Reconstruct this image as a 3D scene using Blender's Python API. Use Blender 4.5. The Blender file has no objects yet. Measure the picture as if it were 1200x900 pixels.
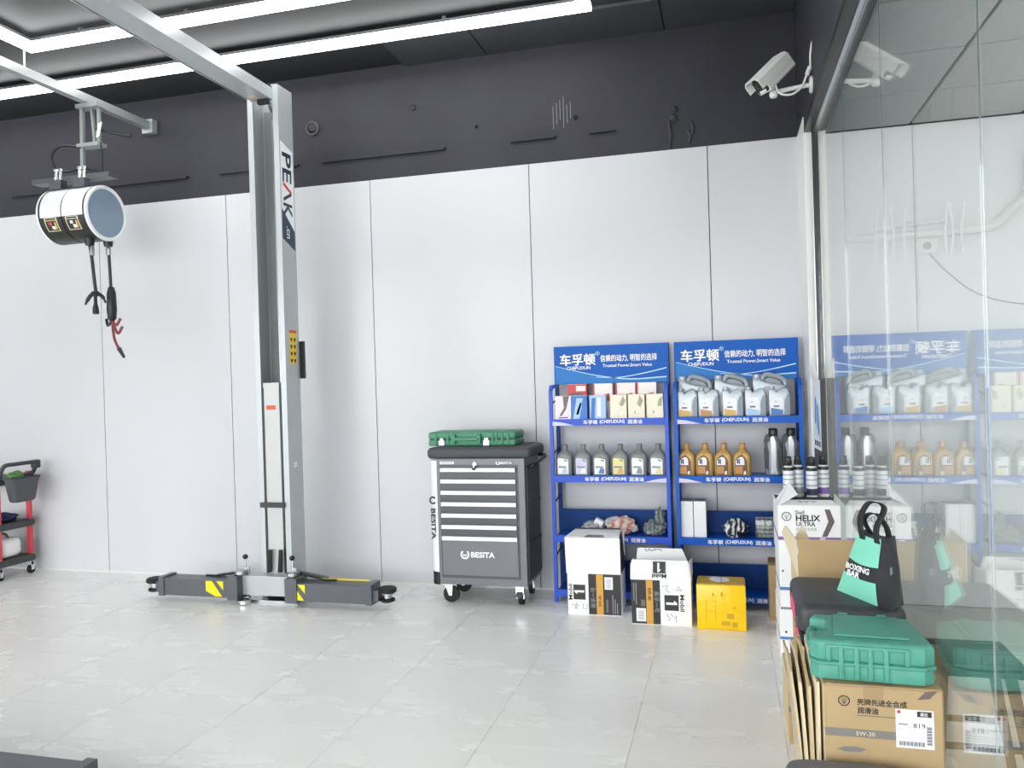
import bpy, bmesh, math, random
from mathutils import Vector, Matrix
random.seed(7)
S = bpy.context.scene
COL = S.collection
PI = math.pi

# ------------------------------------------------------------------ camera
def look(yaw, pitch, roll):
    f = Vector((-math.sin(yaw) * math.cos(pitch), math.cos(yaw) * math.cos(pitch), math.sin(pitch)))
    r = Vector((math.cos(yaw), math.sin(yaw), 0)); u = r.cross(f)
    c, s = math.cos(roll), math.sin(roll)
    r2 = r * c - u * s; u2 = r * s + u * c
    return Matrix((r2, u2, -f)).transposed().to_4x4()
cd = bpy.data.cameras.new('camera'); cam = bpy.data.objects.new('camera', cd); COL.objects.link(cam)
cd.sensor_fit = 'HORIZONTAL'; cd.sensor_width = 36.0; cd.lens = 36.0 * 935.35 / 1200.0
cd.clip_start = 0.05; cd.clip_end = 200
cam.matrix_world = Matrix.Translation((0, 0, 1.5)) @ look(math.radians(15.045), math.radians(-.245), math.radians(1.698))
S.camera = cam

# ------------------------------------------------------------------ light and exposure
S.view_settings.view_transform = 'Standard'; S.view_settings.look = 'None'
S.view_settings.gamma = 1.0; S.view_settings.use_curve_mapping = False
S.view_settings.exposure = 0.66
S.cycles.use_denoising = True
S.cycles.max_bounces = 10; S.cycles.diffuse_bounces = 6; S.cycles.glossy_bounces = 5; S.cycles.transparent_max_bounces = 16
S.cycles.caustics_reflective = False; S.cycles.caustics_refractive = False
S.cycles.sample_clamp_indirect = 6.0
SKY = 5.1
LED = 9.5
world = bpy.data.worlds.new('overcast_sky'); S.world = world; world.use_nodes = True
bg = world.node_tree.nodes['Background']; bg.inputs[0].default_value = (0.965, 0.98, 1.0, 1); bg.inputs[1].default_value = SKY
def portal(x0, x1, z0, z1, y):
    l = bpy.data.lights.new('daylight_portal', 'AREA'); l.shape = 'RECTANGLE'; l.size = x1 - x0; l.size_y = z1 - z0
    l.cycles.is_portal = True
    o = bpy.data.objects.new('daylight_portal', l); COL.objects.link(o)
    o.location = ((x0 + x1) / 2, y, (z0 + z1) / 2); o.rotation_euler = (PI / 2, 0, 0)
FY = -3.0          # plane of the open shop front behind the camera
for a, b in ((-9.0, -5.3), (-4.9, -1.3), (-0.9, 0.42), (1.25, 3.3)):
    portal(a, b, 0, 3.45, FY)

# ------------------------------------------------------------------ helpers
def lin(h):
    h = h.lstrip('#'); c = [int(h[i:i + 2], 16) / 255 for i in (0, 2, 4)]
    return [x / 12.92 if x <= .04045 else ((x + .055) / 1.055) ** 2.4 for x in c]
MATS = {}
def mat(name, hexcol, rough=.5, metal=0, spec=.5, noise=0, nscale=8, stretch=None, bump=0, bscale=40, coat=0, rvar=0):
    if name in MATS: return MATS[name]
    m = bpy.data.materials.new(name); m.use_nodes = True; nt = m.node_tree; b = nt.nodes['Principled BSDF']
    c = lin(hexcol); b.inputs['Base Color'].default_value = (*c, 1); b.inputs['Roughness'].default_value = rough
    b.inputs['Metallic'].default_value = metal; b.inputs['Specular IOR Level'].default_value = spec
    b.inputs['Coat Weight'].default_value = coat; b.inputs['Coat Roughness'].default_value = .08
    if noise or bump or rvar:
        tc = nt.nodes.new('ShaderNodeTexCoord'); mp = nt.nodes.new('ShaderNodeMapping')
        nt.links.new(tc.outputs['Object'], mp.inputs[0])
        if stretch: mp.inputs['Scale'].default_value = stretch
        if noise or rvar:
            n = nt.nodes.new('ShaderNodeTexNoise'); n.inputs['Scale'].default_value = nscale; n.inputs['Detail'].default_value = 6
            nt.links.new(mp.outputs[0], n.inputs['Vector'])
        if noise:
            r = nt.nodes.new('ShaderNodeValToRGB')
            r.color_ramp.elements[0].position = .3; r.color_ramp.elements[1].position = .7
            r.color_ramp.elements[0].color = (*[x * (1 - noise) for x in c], 1)
            r.color_ramp.elements[1].color = (*[min(1, x * (1 + noise)) for x in c], 1)
            nt.links.new(n.outputs[0], r.inputs[0]); nt.links.new(r.outputs[0], b.inputs['Base Color'])
        if rvar:
            mr = nt.nodes.new('ShaderNodeMapRange'); mr.inputs[3].default_value = max(.02, rough - rvar); mr.inputs[4].default_value = rough + rvar
            nt.links.new(n.outputs[0], mr.inputs[0]); nt.links.new(mr.outputs[0], b.inputs['Roughness'])
        if bump:
            n2 = nt.nodes.new('ShaderNodeTexNoise'); n2.inputs['Scale'].default_value = bscale; n2.inputs['Detail'].default_value = 3
            nt.links.new(mp.outputs[0], n2.inputs['Vector'])
            bp = nt.nodes.new('ShaderNodeBump'); bp.inputs['Strength'].default_value = bump; bp.inputs['Distance'].default_value = .01
            nt.links.new(n2.outputs[0], bp.inputs['Height']); nt.links.new(bp.outputs[0], b.inputs['Normal'])
    MATS[name] = m; return m
def emit(name, col, strength):
    m = bpy.data.materials.new(name); m.use_nodes = True; nt = m.node_tree; nt.nodes.clear()
    o = nt.nodes.new('ShaderNodeOutputMaterial'); e = nt.nodes.new('ShaderNodeEmission')
    e.inputs[0].default_value = (*col, 1); e.inputs[1].default_value = strength
    nt.links.new(e.outputs[0], o.inputs[0]); MATS[name] = m; return m
def glassmat(name, tint, rough=0.0, f0=.04, opac=0.0, ocol=(.8, .85, .85)):
    """clear sheet: Schlick reflection at each face, tinted see-through otherwise"""
    m = bpy.data.materials.new(name); m.use_nodes = True; nt = m.node_tree; nt.nodes.clear(); N = nt.nodes.new; L = nt.links.new
    o = N('ShaderNodeOutputMaterial'); g = N('ShaderNodeNewGeometry'); d = N('ShaderNodeVectorMath'); d.operation = 'DOT_PRODUCT'
    L(g.outputs['Normal'], d.inputs[0]); L(g.outputs['Incoming'], d.inputs[1])
    def ma(op, a, b=None):
        n = N('ShaderNodeMath'); n.operation = op
        for i, x in enumerate((a, b)):
            if x is None: continue
            if isinstance(x, (int, float)): n.inputs[i].default_value = x
            else: L(x, n.inputs[i])
        return n.outputs[0]
    c = ma('ABSOLUTE', d.outputs['Value']); k = ma('POWER', ma('SUBTRACT', 1.0, c), 5.0); fac = ma('ADD', ma('MULTIPLY', k, 1 - f0), f0)
    t = N('ShaderNodeBsdfTransparent'); t.inputs[0].default_value = (*tint, 1)
    gl = N('ShaderNodeBsdfGlossy'); gl.inputs['Roughness'].default_value = rough; gl.inputs[0].default_value = (1, 1, 1, 1)
    base = t.outputs[0]
    if opac:
        df = N('ShaderNodeBsdfDiffuse'); df.inputs[0].default_value = (*ocol, 1)
        mx0 = N('ShaderNodeMixShader'); mx0.inputs[0].default_value = opac; L(t.outputs[0], mx0.inputs[1]); L(df.outputs[0], mx0.inputs[2]); base = mx0.outputs[0]
    mx = N('ShaderNodeMixShader'); L(fac, mx.inputs[0]); L(base, mx.inputs[1]); L(gl.outputs[0], mx.inputs[2]); L(mx.outputs[0], o.inputs[0])
    MATS[name] = m; return m

class MB:
    def __init__(s): s.v = []; s.f = []
    def add(s, v, f):
        n = len(s.v); s.v += [tuple(p) for p in v]; s.f += [[i + n for i in q] for q in f]; return s
    def box(s, x0, x1, y0, y1, z0, z1):
        v = [(x, y, z) for x in (x0, x1) for y in (y0, y1) for z in (z0, z1)]
        return s.add(v, [(0, 1, 3, 2), (4, 6, 7, 5), (0, 4, 5, 1), (2, 3, 7, 6), (0, 2, 6, 4), (1, 5, 7, 3)])
    def rbox(s, x0, x1, y0, y1, z0, z1, r=.005, seg=2, vert_only=False):
        bm = bmesh.new(); bmesh.ops.create_cube(bm, size=1)
        for v in bm.verts:
            v.co = ((x0 + x1) / 2 + v.co.x * (x1 - x0), (y0 + y1) / 2 + v.co.y * (y1 - y0), (z0 + z1) / 2 + v.co.z * (z1 - z0))
        es = [e for e in bm.edges if not vert_only or abs(e.verts[0].co.z - e.verts[1].co.z) > 1e-6]
        bmesh.ops.bevel(bm, geom=es, offset=r, segments=seg, profile=.5, affect='EDGES')
        s.bm(bm); return s
    def bm(s, bm, M=None):
        bm.verts.ensure_lookup_table(); bm.verts.index_update()
        s.add([(M @ v.co if M else v.co) for v in bm.verts], [[v.index for v in f.verts] for f in bm.faces]); bm.free(); return s
    def prism(s, poly, axis, a, b):
        """poly 2-D outline; axis 'x': (y,z), 'y': (x,z), 'z': (x,y)"""
        def P(p, t):
            return {'x': (t, p[0], p[1]), 'y': (p[0], t, p[1]), 'z': (p[0], p[1], t)}[axis]
        n = len(poly)
        return s.add([P(p, a) for p in poly] + [P(p, b) for p in poly],
                     [list(range(n))[::-1], list(range(n, 2 * n))] + [(i, (i + 1) % n, n + (i + 1) % n, n + i) for i in range(n)])
    def bprism(s, poly, axis, a, b, r=.006, seg=2):
        t = MB().prism(poly, axis, a, b); bm = bmesh.new(); vs = [bm.verts.new(p) for p in t.v]
        for f in t.f: bm.faces.new([vs[i] for i in f])
        bmesh.ops.recalc_face_normals(bm, faces=bm.faces)
        ei = {'x': 0, 'y': 1, 'z': 2}[axis]
        es = [e for e in bm.edges if abs(e.verts[0].co[ei] - e.verts[1].co[ei]) < 1e-7]
        bmesh.ops.bevel(bm, geom=es, offset=r, segments=seg, profile=.5, affect='EDGES', clamp_overlap=True)
        return s.bm(bm)
    def tube(s, pts, r, n=8, cap=True, closed=False):
        pts = [Vector(p) for p in pts]; rings = []; m = len(pts)
        rr = r if isinstance(r, (list, tuple)) else [r] * m
        t0 = (pts[1] - pts[0]).normalized(); ref = Vector((0, 0, 1)) if abs(t0.z) < .9 else Vector((1, 0, 0))
        a = t0.cross(ref).normalized()
        for i, p in enumerate(pts):
            if closed: t = (pts[(i + 1) % m] - pts[i - 1]).normalized()
            else: t = (pts[min(i + 1, m - 1)] - pts[max(i - 1, 0)]).normalized()
            a = (a - t * a.dot(t)).normalized(); b = t.cross(a)
            off = PI / 4 if n == 4 else 0
            rings.append([p + (a * math.cos(2 * PI * k / n + off) + b * math.sin(2 * PI * k / n + off)) * rr[i] for k in range(n)])
        v = [q for R in rings for q in R]; f = []
        for i in range(m - 1 + (1 if closed else 0)):
            for k in range(n):
                i2 = (i + 1) % m; f.append((i * n + k, i * n + (k + 1) % n, i2 * n + (k + 1) % n, i2 * n + k))
        if cap and not closed: f += [list(range(n))[::-1], [(m - 1) * n + k for k in range(n)]]
        return s.add(v, f)
    def lathe(s, prof, n=20, c=(0, 0, 0), axis='z', sx=1, sy=1):
        v = []; f = []; m = len(prof)
        for r, h in prof:
            for k in range(n):
                a = 2 * PI * k / n; x, y = r * math.cos(a) * sx, r * math.sin(a) * sy
                q = {'z': (x, y, h), 'x': (h, x, y), 'y': (x, h, y)}[axis]
                v.append((c[0] + q[0], c[1] + q[1], c[2] + q[2]))
        for i in range(m - 1):
            for k in range(n): f.append((i * n + k, i * n + (k + 1) % n, (i + 1) * n + (k + 1) % n, (i + 1) * n + k))
        f += [list(range(n))[::-1], [(m - 1) * n + k for k in range(n)]]
        return s.add(v, f)
    def loft(s, secs, n=24):
        """secs: (z, hx, hy, exponent, cx, cy)"""
        v = []; f = []; m = len(secs)
        for z, hx, hy, e, cx, cy in secs:
            for k in range(n):
                a = 2 * PI * (k + .5) / n; ca, sa = math.cos(a), math.sin(a)
                v.append((cx + hx * math.copysign(abs(ca) ** (2 / e), ca), cy + hy * math.copysign(abs(sa) ** (2 / e), sa), z))
        for i in range(m - 1):
            for k in range(n): f.append((i * n + k, i * n + (k + 1) % n, (i + 1) * n + (k + 1) % n, (i + 1) * n + k))
        f += [list(range(n))[::-1], [(m - 1) * n + k for k in range(n)]]
        return s.add(v, f)
    def slab(s, quad, t):
        q = [Vector(p) for p in quad]; n = (q[1] - q[0]).cross(q[2] - q[0]).normalized() * t
        k = len(q)
        return s.add([*q, *[p + n for p in q]], [list(range(k))[::-1], list(range(k, 2 * k))] + [(i, (i + 1) % k, k + (i + 1) % k, k + i) for i in range(k)])
    def lump(s, c, sx, sy, sz, seed=0, amp=.25, sub=3, freq=2.2, flat=True):
        from mathutils import noise as nz
        bm = bmesh.new(); bmesh.ops.create_icosphere(bm, subdivisions=sub, radius=1)
        for v in bm.verts:
            p = v.co.copy(); q = p * freq + Vector((seed * 3.1, seed * 1.7, seed))
            k = 1 + amp * (nz.noise(q) + .6 * abs(nz.noise(q * 2.7)) - .2)
            v.co = (c[0] + p.x * k * sx, c[1] + p.y * k * sy, c[2] + max(p.z * k, -1 if not flat else -.98) * sz)
            if flat: v.co.z = max(v.co.z, c[2] - sz * .86)
        return s.bm(bm)
    def xf(s, M): s.v = [tuple(M @ Vector(p)) for p in s.v]; return s
    def shift(s, x, y, z): s.v = [(a + x, b + y, c + z) for a, b, c in s.v]; return s
    def mesh(s, name, m, smooth=35):
        me = bpy.data.meshes.new(name); me.from_pydata(s.v, [], s.f)
        b = bmesh.new(); b.from_mesh(me); bmesh.ops.recalc_face_normals(b, faces=b.faces); b.to_mesh(me); b.free()
        if m: me.materials.append(m)
        if smooth:
            me.polygons.foreach_set('use_smooth', [True] * len(me.polygons)); me.set_sharp_from_angle(angle=math.radians(smooth))
        me.update(); return me
def M_(m): return MATS[m] if isinstance(m, str) else m
def obj(name, mb, m, parent=None, smooth=35, label=None, loc=None):
    o = bpy.data.objects.new(name, mb.mesh(name, M_(m), smooth) if isinstance(mb, MB) else mb)
    COL.objects.link(o)
    if parent: o.parent = parent
    if loc: o.location = loc
    if label: o['label'] = label
    return o
def tag(o, label, cat, group=None):
    o['label'] = label; o['category'] = cat
    if group: o['group'] = group
    return o
def thing(name, label, cat, loc=(0, 0, 0), rz=0, group=None):
    o = bpy.data.objects.new(name, None); COL.objects.link(o); o.empty_display_size = .05
    o.location = loc; o.rotation_euler = (0, 0, rz); return tag(o, label, cat, group)
def struct(name, mb, m, label=None, parent=None, smooth=0):
    o = obj(name, mb, m, parent, smooth)
    if not parent:
        o['kind'] = 'structure'
        if label: o['label'] = label; o['category'] = name.split('_')[0]
    return o
def dup(root, loc, label, rz=None):
    r = root.copy(); COL.objects.link(r); r.location = loc; r['label'] = label
    if rz is not None: r.rotation_euler = (0, 0, rz)
    for ch in list(root.children):
        c = ch.copy(); COL.objects.link(c); c.parent = r
        for g in list(ch.children):
            d = g.copy(); COL.objects.link(d); d.parent = c
    return r
TXT = {}
def text_mb(txt, size, bold=0, sx=1.0, shear=0, width=None, thick=.0006):
    """centred lettering as geometry in its own x/y plane, z up"""
    c = bpy.data.curves.new('t', 'FONT'); c.body = txt; c.size = size; c.align_x = 'CENTER'; c.align_y = 'CENTER'
    cjk = any(ord(ch) > 0x2e80 for ch in txt); c.resolution_u = 2; c.offset = 0 if cjk else bold * size; c.shear = shear; c.extrude = thick / 2
    o = bpy.data.objects.new('t', c); COL.objects.link(o)
    dg = bpy.context.evaluated_depsgraph_get(); me = bpy.data.meshes.new_from_object(o.evaluated_get(dg))
    mb = MB(); mb.add([v.co[:] for v in me.vertices], [list(p.vertices) for p in me.polygons])
    bpy.data.objects.remove(o); bpy.data.curves.remove(c); bpy.data.meshes.remove(me)
    if cjk and bold:                  # heavier strokes: the same glyphs struck again slightly beside themselves
        v0, f0 = list(mb.v), list(mb.f)
        for k_, (dx, dy) in enumerate(((bold, 0), (-bold, 0), (0, bold * .6), (0, -bold * .6))): mb.add([(x + dx * size, y + dy * size, z + .0002 * (k_ + 1)) for x, y, z in v0], f0)
    if mb.v:
        xs = [p[0] for p in mb.v]; ys = [p[1] for p in mb.v]; cx = (min(xs) + max(xs)) / 2; cy = (min(ys) + max(ys)) / 2
        k = sx if width is None else width / max(1e-6, max(xs) - min(xs))
        mb.v = [((x - cx) * k, y - cy, z) for x, y, z in mb.v]
    return mb
def place(mb, o, xd, yd):
    xd = Vector(xd).normalized(); yd = Vector(yd).normalized(); zd = xd.cross(yd)
    M = Matrix((xd, yd, zd)).transposed().to_4x4(); M.translation = Vector(o)
    return mb.xf(M)
def letters(parent, txt, o, size, m, xd=(1, 0, 0), yd=(0, 0, 1), name='lettering', **k):
    mb = text_mb(txt, size, **k)
    if not mb.v: return None
    return obj(name, place(mb, o, xd, yd), m, parent, smooth=0)
def ribbon(pts, w, y, t=.0008):
    """flat ribbon facing -Y following (x,z) points"""
    mb = MB(); n = len(pts); v = []
    for i, p in enumerate(pts):
        a = Vector(pts[max(i - 1, 0)]); b = Vector(pts[min(i + 1, n - 1)]); d = (b - a).normalized(); nn = Vector((-d.y, d.x))
        ww = w[i] if isinstance(w, list) else w
        for sgn in (1, -1): v.append((p[0] + nn.x * ww / 2 * sgn, y, p[1] + nn.y * ww / 2 * sgn))
    v2 = [(x, yy - t, z) for x, yy, z in v]; f = []
    for i in range(n - 1): f.append((2 * i, 2 * i + 2, 2 * i + 3, 2 * i + 1))
    mb.add(v2, f); return mb

# ------------------------------------------------------------------ materials
mat('panel_white', 'cacbce', .2, spec=.3, noise=.025, nscale=1.2, bump=.05, bscale=2.5, stretch=(1, 1, .3))
mat('wall_dark', '313138', .6, spec=.3, noise=.10, nscale=3, bump=.15, bscale=30)
mat('ceiling_dark', '2a2b2d', .6, noise=.08, nscale=2)
mat('soffit_grey', '454649', .5, noise=.05, nscale=3)
mat('white_paint', 'e9e9e6', .4); mat('plaster_white', 'e2e4e4', .55)
mat('tile', 'efefec', .27, spec=.5, noise=.02, nscale=1.6, stretch=(1, 2.4, 1), bump=.015, bscale=25, rvar=.06)
mat('grout', 'd6d7d3', .7)
mat('concrete_out', 'b8b8b5', .8)
mat('alu', 'c8cacd', .3, 1); mat('steel', 'b5b8bb', .28, 1); mat('chrome', 'd8dadc', .12, 1)
mat('black_plastic', '17181a', .4); mat('rubber', '141415', .7); mat('dark_rail', '1d1f22', .35)
mat('lift_grey', 'b3b8ba', .32, .15, noise=.03, nscale=3); mat('lift_grey_dark', '55585d', .35, .1, noise=.06, nscale=12)
mat('lift_inner', '8a9191', .4, .1, noise=.08, nscale=10, stretch=(1, 1, .2)); mat('carriage_grey', 'bcbfbd', .35, .05)
mat('white_print', 'f4f5f5', .5); mat('black_print', '1b1b1d', .5); mat('navy_print', '26334d', .5); mat('red_print', 'c8402c', .5); mat('grey_print', '8d9096', .5)
mat('yellow_print', 'f0dd00', .5); mat('sticker_yellow', 'e8c53a', .45); mat('sticker_red', 'd5562c', .5)
mat('trolley_grey', '6d6f73', .35, .3); mat('trolley_dark', '4c4e52', .35, .3); mat('tray_black', '444649', .55, bump=.2, bscale=200); mat('trolley_side', '2c2e31', .5)
mat('handle_silver', 'cbcdd1', .35, .2); mat('strip_silver', 'e6e7e9', .5)
mat('green_case', '458a6b', .5, noise=.08, nscale=20, bump=.1, bscale=120); mat('green_case_front', '4c9683', .48, noise=.08, nscale=20, bump=.08, bscale=120)
mat('rack_blue', '2f55c4', .35, spec=.3); mat('rack_blue_deep', '0656b8', .35, spec=.25); mat('rack_navy', '083878', .5, spec=.2); mat('header_blue', '0459b4', .4, spec=.2)
mat('header_light', '2f7ac2', .4, spec=.2); mat('swoosh', 'b4e2f4', .4)
mat('filter_red', 'c9474a', .5); mat('filter_white', 'eee6e4', .5); mat('filter_cream', 'ece6cf', .5); mat('filter_blue', '3f78c4', .5); mat('filter_pale_blue', 'a9c8ea', .5); mat('filter_lilac', 'efe2ee', .5); mat('brown_grey', '6d6660', .5); mat('olive_grey', 'a5a189', .5)
mat('bottle_grey', '787d7c', .38); mat('bottle_gold', 'bb9450', .33, .15); mat('cap_orange', 'bf8a50', .4); mat('bottle_brown', '6a4426', .45)
mat('bottle_silver', 'aab2b9', .32, .3); mat('grip_grey', '7c868e', .4, .2); mat('label_white', 'f0f0f2', .5); mat('label_gold', 'd8b064', .45); mat('label_blue', 'a9cbe8', .45); mat('label_deep_blue', '4c7fb8', .45); mat('label_yellow', 'e2dc9a', .5); mat('label_violet', 'cfcbe6', .5)
mat('bottle_black', '222428', .35); mat('silver_gloss', 'c8cbce', .25, .6)
mat('carton_white', 'eff0f0', .6); mat('carton_black', '2f2d2e', .55); mat('carton_gold', 'c9983e', .4, .3); mat('carton_brown', 'b0976f', .7, noise=.05, nscale=9); mat('carton_tan', 'd0be98', .7, noise=.06, nscale=6, stretch=(1, 1, .25)); mat('carton_edge', 'e2d4b4', .75)
mat('carton_dark_inside', '7a6344', .8); mat('band_grey', '7d7a74', .6); mat('tape_brown', 'a08560', .3); mat('purple_print', '7e5ca8', .5); mat('chevron_brown', '6a5a5c', .4)
mat('yellow_wrap', 'f7cb0a', .28, noise=.05, nscale=14, bump=.35, bscale=22); mat('yellow_top', 'dbb13a', .25, bump=.4, bscale=25, noise=.08, nscale=18); mat('yellow_dark', 'c79f12', .5)
mat('mint', '86ddc0', .6); mat('bag_black', '2b2c31', .55, bump=.25, bscale=30); mat('bag_strap', '1c1d21', .7)
mat('case_black', '3c3d40', .5, noise=.05, nscale=40); mat('case_dark', '2a2a2c', .5); mat('tub_grey', '6c6b6e', .55); mat('pink', 'e24a78', .5)
mat('cctv_white', 'e6e6e3', .4); mat('lens_dark', '1f2022', .15)
mat('reel_white', 'eef1f2', .3); mat('reel_black', '2a2a28', .35); mat('reel_disc', '8296aa', .2, spec=.6); mat('label_cream', 'd8cfae', .5)
mat('bracket_grey', 'a4a9a8', .4, .3); mat('red_cable', '7a2f34', .5)
mat('cart_red', 'cc4652', .4); mat('cart_dark', '3a3d3e', .5); mat('bin_grey', '4a4d50', .45); mat('leaf_green', '5d8a4a', .6); mat('cloth_blue', '27335a', .8)
mat('bag_clear', 'b9bcbc', .22, spec=.6, noise=.35, nscale=16); mat('bag_orange', 'cf8f7c', .3, noise=.25, nscale=14); mat('bag_olive', '7d8782', .25, noise=.35, nscale=18)
def twotone(name, h1, h2, scale, rough, dist=1.5, w=.07):
    m = mat(name, h1, rough); nt = m.node_tree; tc_ = nt.nodes.new('ShaderNodeTexCoord'); w_ = nt.nodes.new('ShaderNodeTexWave'); r_ = nt.nodes.new('ShaderNodeValToRGB')
    w_.inputs['Scale'].default_value = scale; w_.inputs['Distortion'].default_value = dist * 4; w_.inputs['Detail'].default_value = 3; w_.inputs['Detail Scale'].default_value = 1.6
    r_.color_ramp.elements[0].position = .48 - w; r_.color_ramp.elements[1].position = .48 + w
    r_.color_ramp.elements[0].color = (*lin(h2), 1); r_.color_ramp.elements[1].color = (*lin(h1), 1)
    nt.links.new(tc_.outputs['Object'], w_.inputs[0]); nt.links.new(w_.outputs[0], r_.inputs[0]); nt.links.new(r_.outputs[0], nt.nodes['Principled BSDF'].inputs['Base Color'])
twotone('bag_zebra', 'dcdee0', '303136', 9, .35)
twotone('bag_mixed', 'dad0cc', 'cf9180', 5, .25, w=.3); twotone('bag_glint', '868f8b', '6a736f', 11, .2, w=.3)  # bag_glint: glints on the plastic film painted in as paler bands
mat('ceiling_tile', 'eeefef', .7, noise=.05, nscale=30); mat('ceiling_grid', '5c5e60', .6); mat('seal', '7d8886', .3); mat('desk_dark', '2a2f30', .5)
mat('stain_dark', '2f2f33', .6); mat('chalk', '808085', .7); mat('aero_white', 'dfe2e6', .35); mat('barcode', '4a4c50', .6); mat('barcode_teal', '9fb0ab', .5)
mat('poster', 'e8f0f6', .35)
glassmat('glass', (.965, .985, .978), 0, .06)
glassmat('bag_film', (.93, .95, .95), .1, .05, .08, (.6, .63, .62))
emit('led', (1, 1, 1), LED)

# ------------------------------------------------------------------ setting
W = 5.55           # face of the white panels on the back wall
ZC = 3.89          # garage ceiling
GX = .55           # glass partition plane
TS = .61           # tile pitch
fl = struct('floor', MB().box(-9.2, 4.6, -3.2, W + .2, -.12, -.004), 'grout', 'light grey stone-look tiled workshop floor')
gap = .0011
tm = MB().box(gap, TS - gap, gap, TS - gap, -.012, 0).mesh('tile', MATS['tile'], 0)
for i in range(-11, 2):
    for j in range(-2, 5):
        x0 = -.417 + TS * i; y0 = 3.15 + TS * j
        if y0 + TS > W + .01:
            pm = MB().box(gap, TS - gap, gap, W + .02 - y0, -.012, 0).mesh('tile', MATS['tile'], 0); ob = obj('tile', pm, None, fl)
        else: ob = obj('tile', tm, None, fl)
        ob.location = (x0, y0, 0)
struct('floor_front', MB().box(-9.2, 4.6, -3.2, 3.15 - 2 * TS, -.1, 0), 'tile', 'same pale floor running forward to the open shop front')
struct('floor_outside', MB().box(-40, 40, -60, -3.2, -.12, -.02), 'concrete_out', 'pale concrete forecourt outside the open shop front')
wb = struct('wall_back', MB().box(-9.2, 4.6, W + .03, W + .2, 0, ZC), 'wall_dark', 'dark grey painted upper back wall above glossy white panels')
JX = [-8.72, -7.49, -6.25, -5.02, -3.80, -2.555, -1.322, -.083, .56]
for a, b in zip(JX, JX[1:]):
    obj('wall_panel', MB().box(a + .003, b - .003, W, W + .028, 0, 3.04), 'panel_white', wb, 0)
obj('panel_base_line', MB().box(-8.72, .5, W - .004, W, 0, .012), 'grout', wb, 0)
# thick lower paint band and its chipped lip
obj('paint_band', MB().box(-8.7, .49, W + .012, W + .031, 3.042, 3.21), 'wall_dark', wb, 0)
for x0, x1, z, h in ((-5.35, -4.15, 3.21, .02), (-3.85, -3.15, 3.212, .014), (-2.95, -1.95, 3.213, .022), (-1.45, -1.12, 3.212, .018), (-.88, -.70, 3.213, .014), (-5.9, -5.4, 3.21, .012)):
    pts = []; n = 12
    for k in range(n + 1): pts.append((x0 + (x1 - x0) * k / n, z + h * (.75 + .35 * math.sin(k * 2.3 + x0) * (1 if 0 < k < n else 0))))
    obj('plaster_lip', MB().prism([(x0, z - .004)] + [(x1, z - .004)] + pts[::-1], 'y', W - .012, W + .034), 'wall_dark', wb, 0)
obj('pipe_hole', MB().lathe([(.052, .0), (.056, -.016), (.04, -.02), (.036, .004)], 20, (-3.03, W + .03, 3.49), 'y'), 'soffit_grey', wb)
obj('hole_core', MB().lathe([(.037, .004), (.034, -.014)], 18, (-3.03, W + .03, 3.50), 'y'), 'black_print', wb)
for x, z, r in ((-2.2, 3.555, .022), (-1.71, 3.36, .012), (-.98, 3.345, .014), (-.29, 3.32, .02), (-.30, 3.26, .026)):
    obj('anchor_stub', MB().lump((x, W + .024, z), r, .02, r * 1.2, x, .4, 2, flat=False), 'stain_dark', wb)
for k in range(6):
    x = -1.14 + k * .025; obj('scrape', MB().box(x, x + .004, W + .0285, W + .031, 3.28 + .03 * (k % 3), 3.44 + .02 * ((k * 5) % 4)), 'chalk', wb, 0)
for x, z0, z1 in ((-.33, 3.05, 3.24), (-.2, 3.07, 3.16), (-.18, 3.12, 3.22)):
    obj('sealant_run', MB().tube([(x, W + .01, z0), (x + .012, W + .008, (z0 + z1) / 2), (x - .004, W + .012, z1)], .012, 6), 'stain_dark', wb)
struct('wall_right', MB().box(.49, .62, -3.0, W + .03, 2.965, ZC), 'wall_dark', 'dark grey side wall above the glass partition')
struct('wall_left', MB().box(-9.3, -9.1, -3.0, W + .2, 0, ZC), 'plaster_white', 'pale left side wall of the workshop')
ce = struct('ceiling', MB().box(-9.2, .62, -3.2, W + .2, ZC, ZC + .15), 'ceiling_dark', 'dark grey painted workshop ceiling')
for a, b in ((-2.25, -1.62), (-1.61, -.35), (-.34, .485)):
    obj('soffit_panel', MB().box(a, b, 5.12, W + .025, ZC - .022, ZC - .001), 'soffit_grey', ce, 0)
# open shop front behind the camera: piers and lintel
for i, (a, b) in enumerate(((-9.3, -9.0), (-5.3, -4.9), (-1.3, -.9), (.42, 1.25), (3.3, 4.7))):
    struct('trim_%d' % (i + 2), MB().box(a, b, FY - .15, FY + .15, 0, 3.45), 'plaster_white', 'pier of the open shop front behind the viewer')
struct('wall_front', MB().box(-9.3, 4.7, FY - .15, FY + .15, 3.45, ZC), 'plaster_white', 'lintel over the open shop front')
struct('trim_1', MB().box(.485, .53, 5.10, W, 0, 3.03), 'white_paint', 'tall narrow white end board beside the glass frame')
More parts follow.
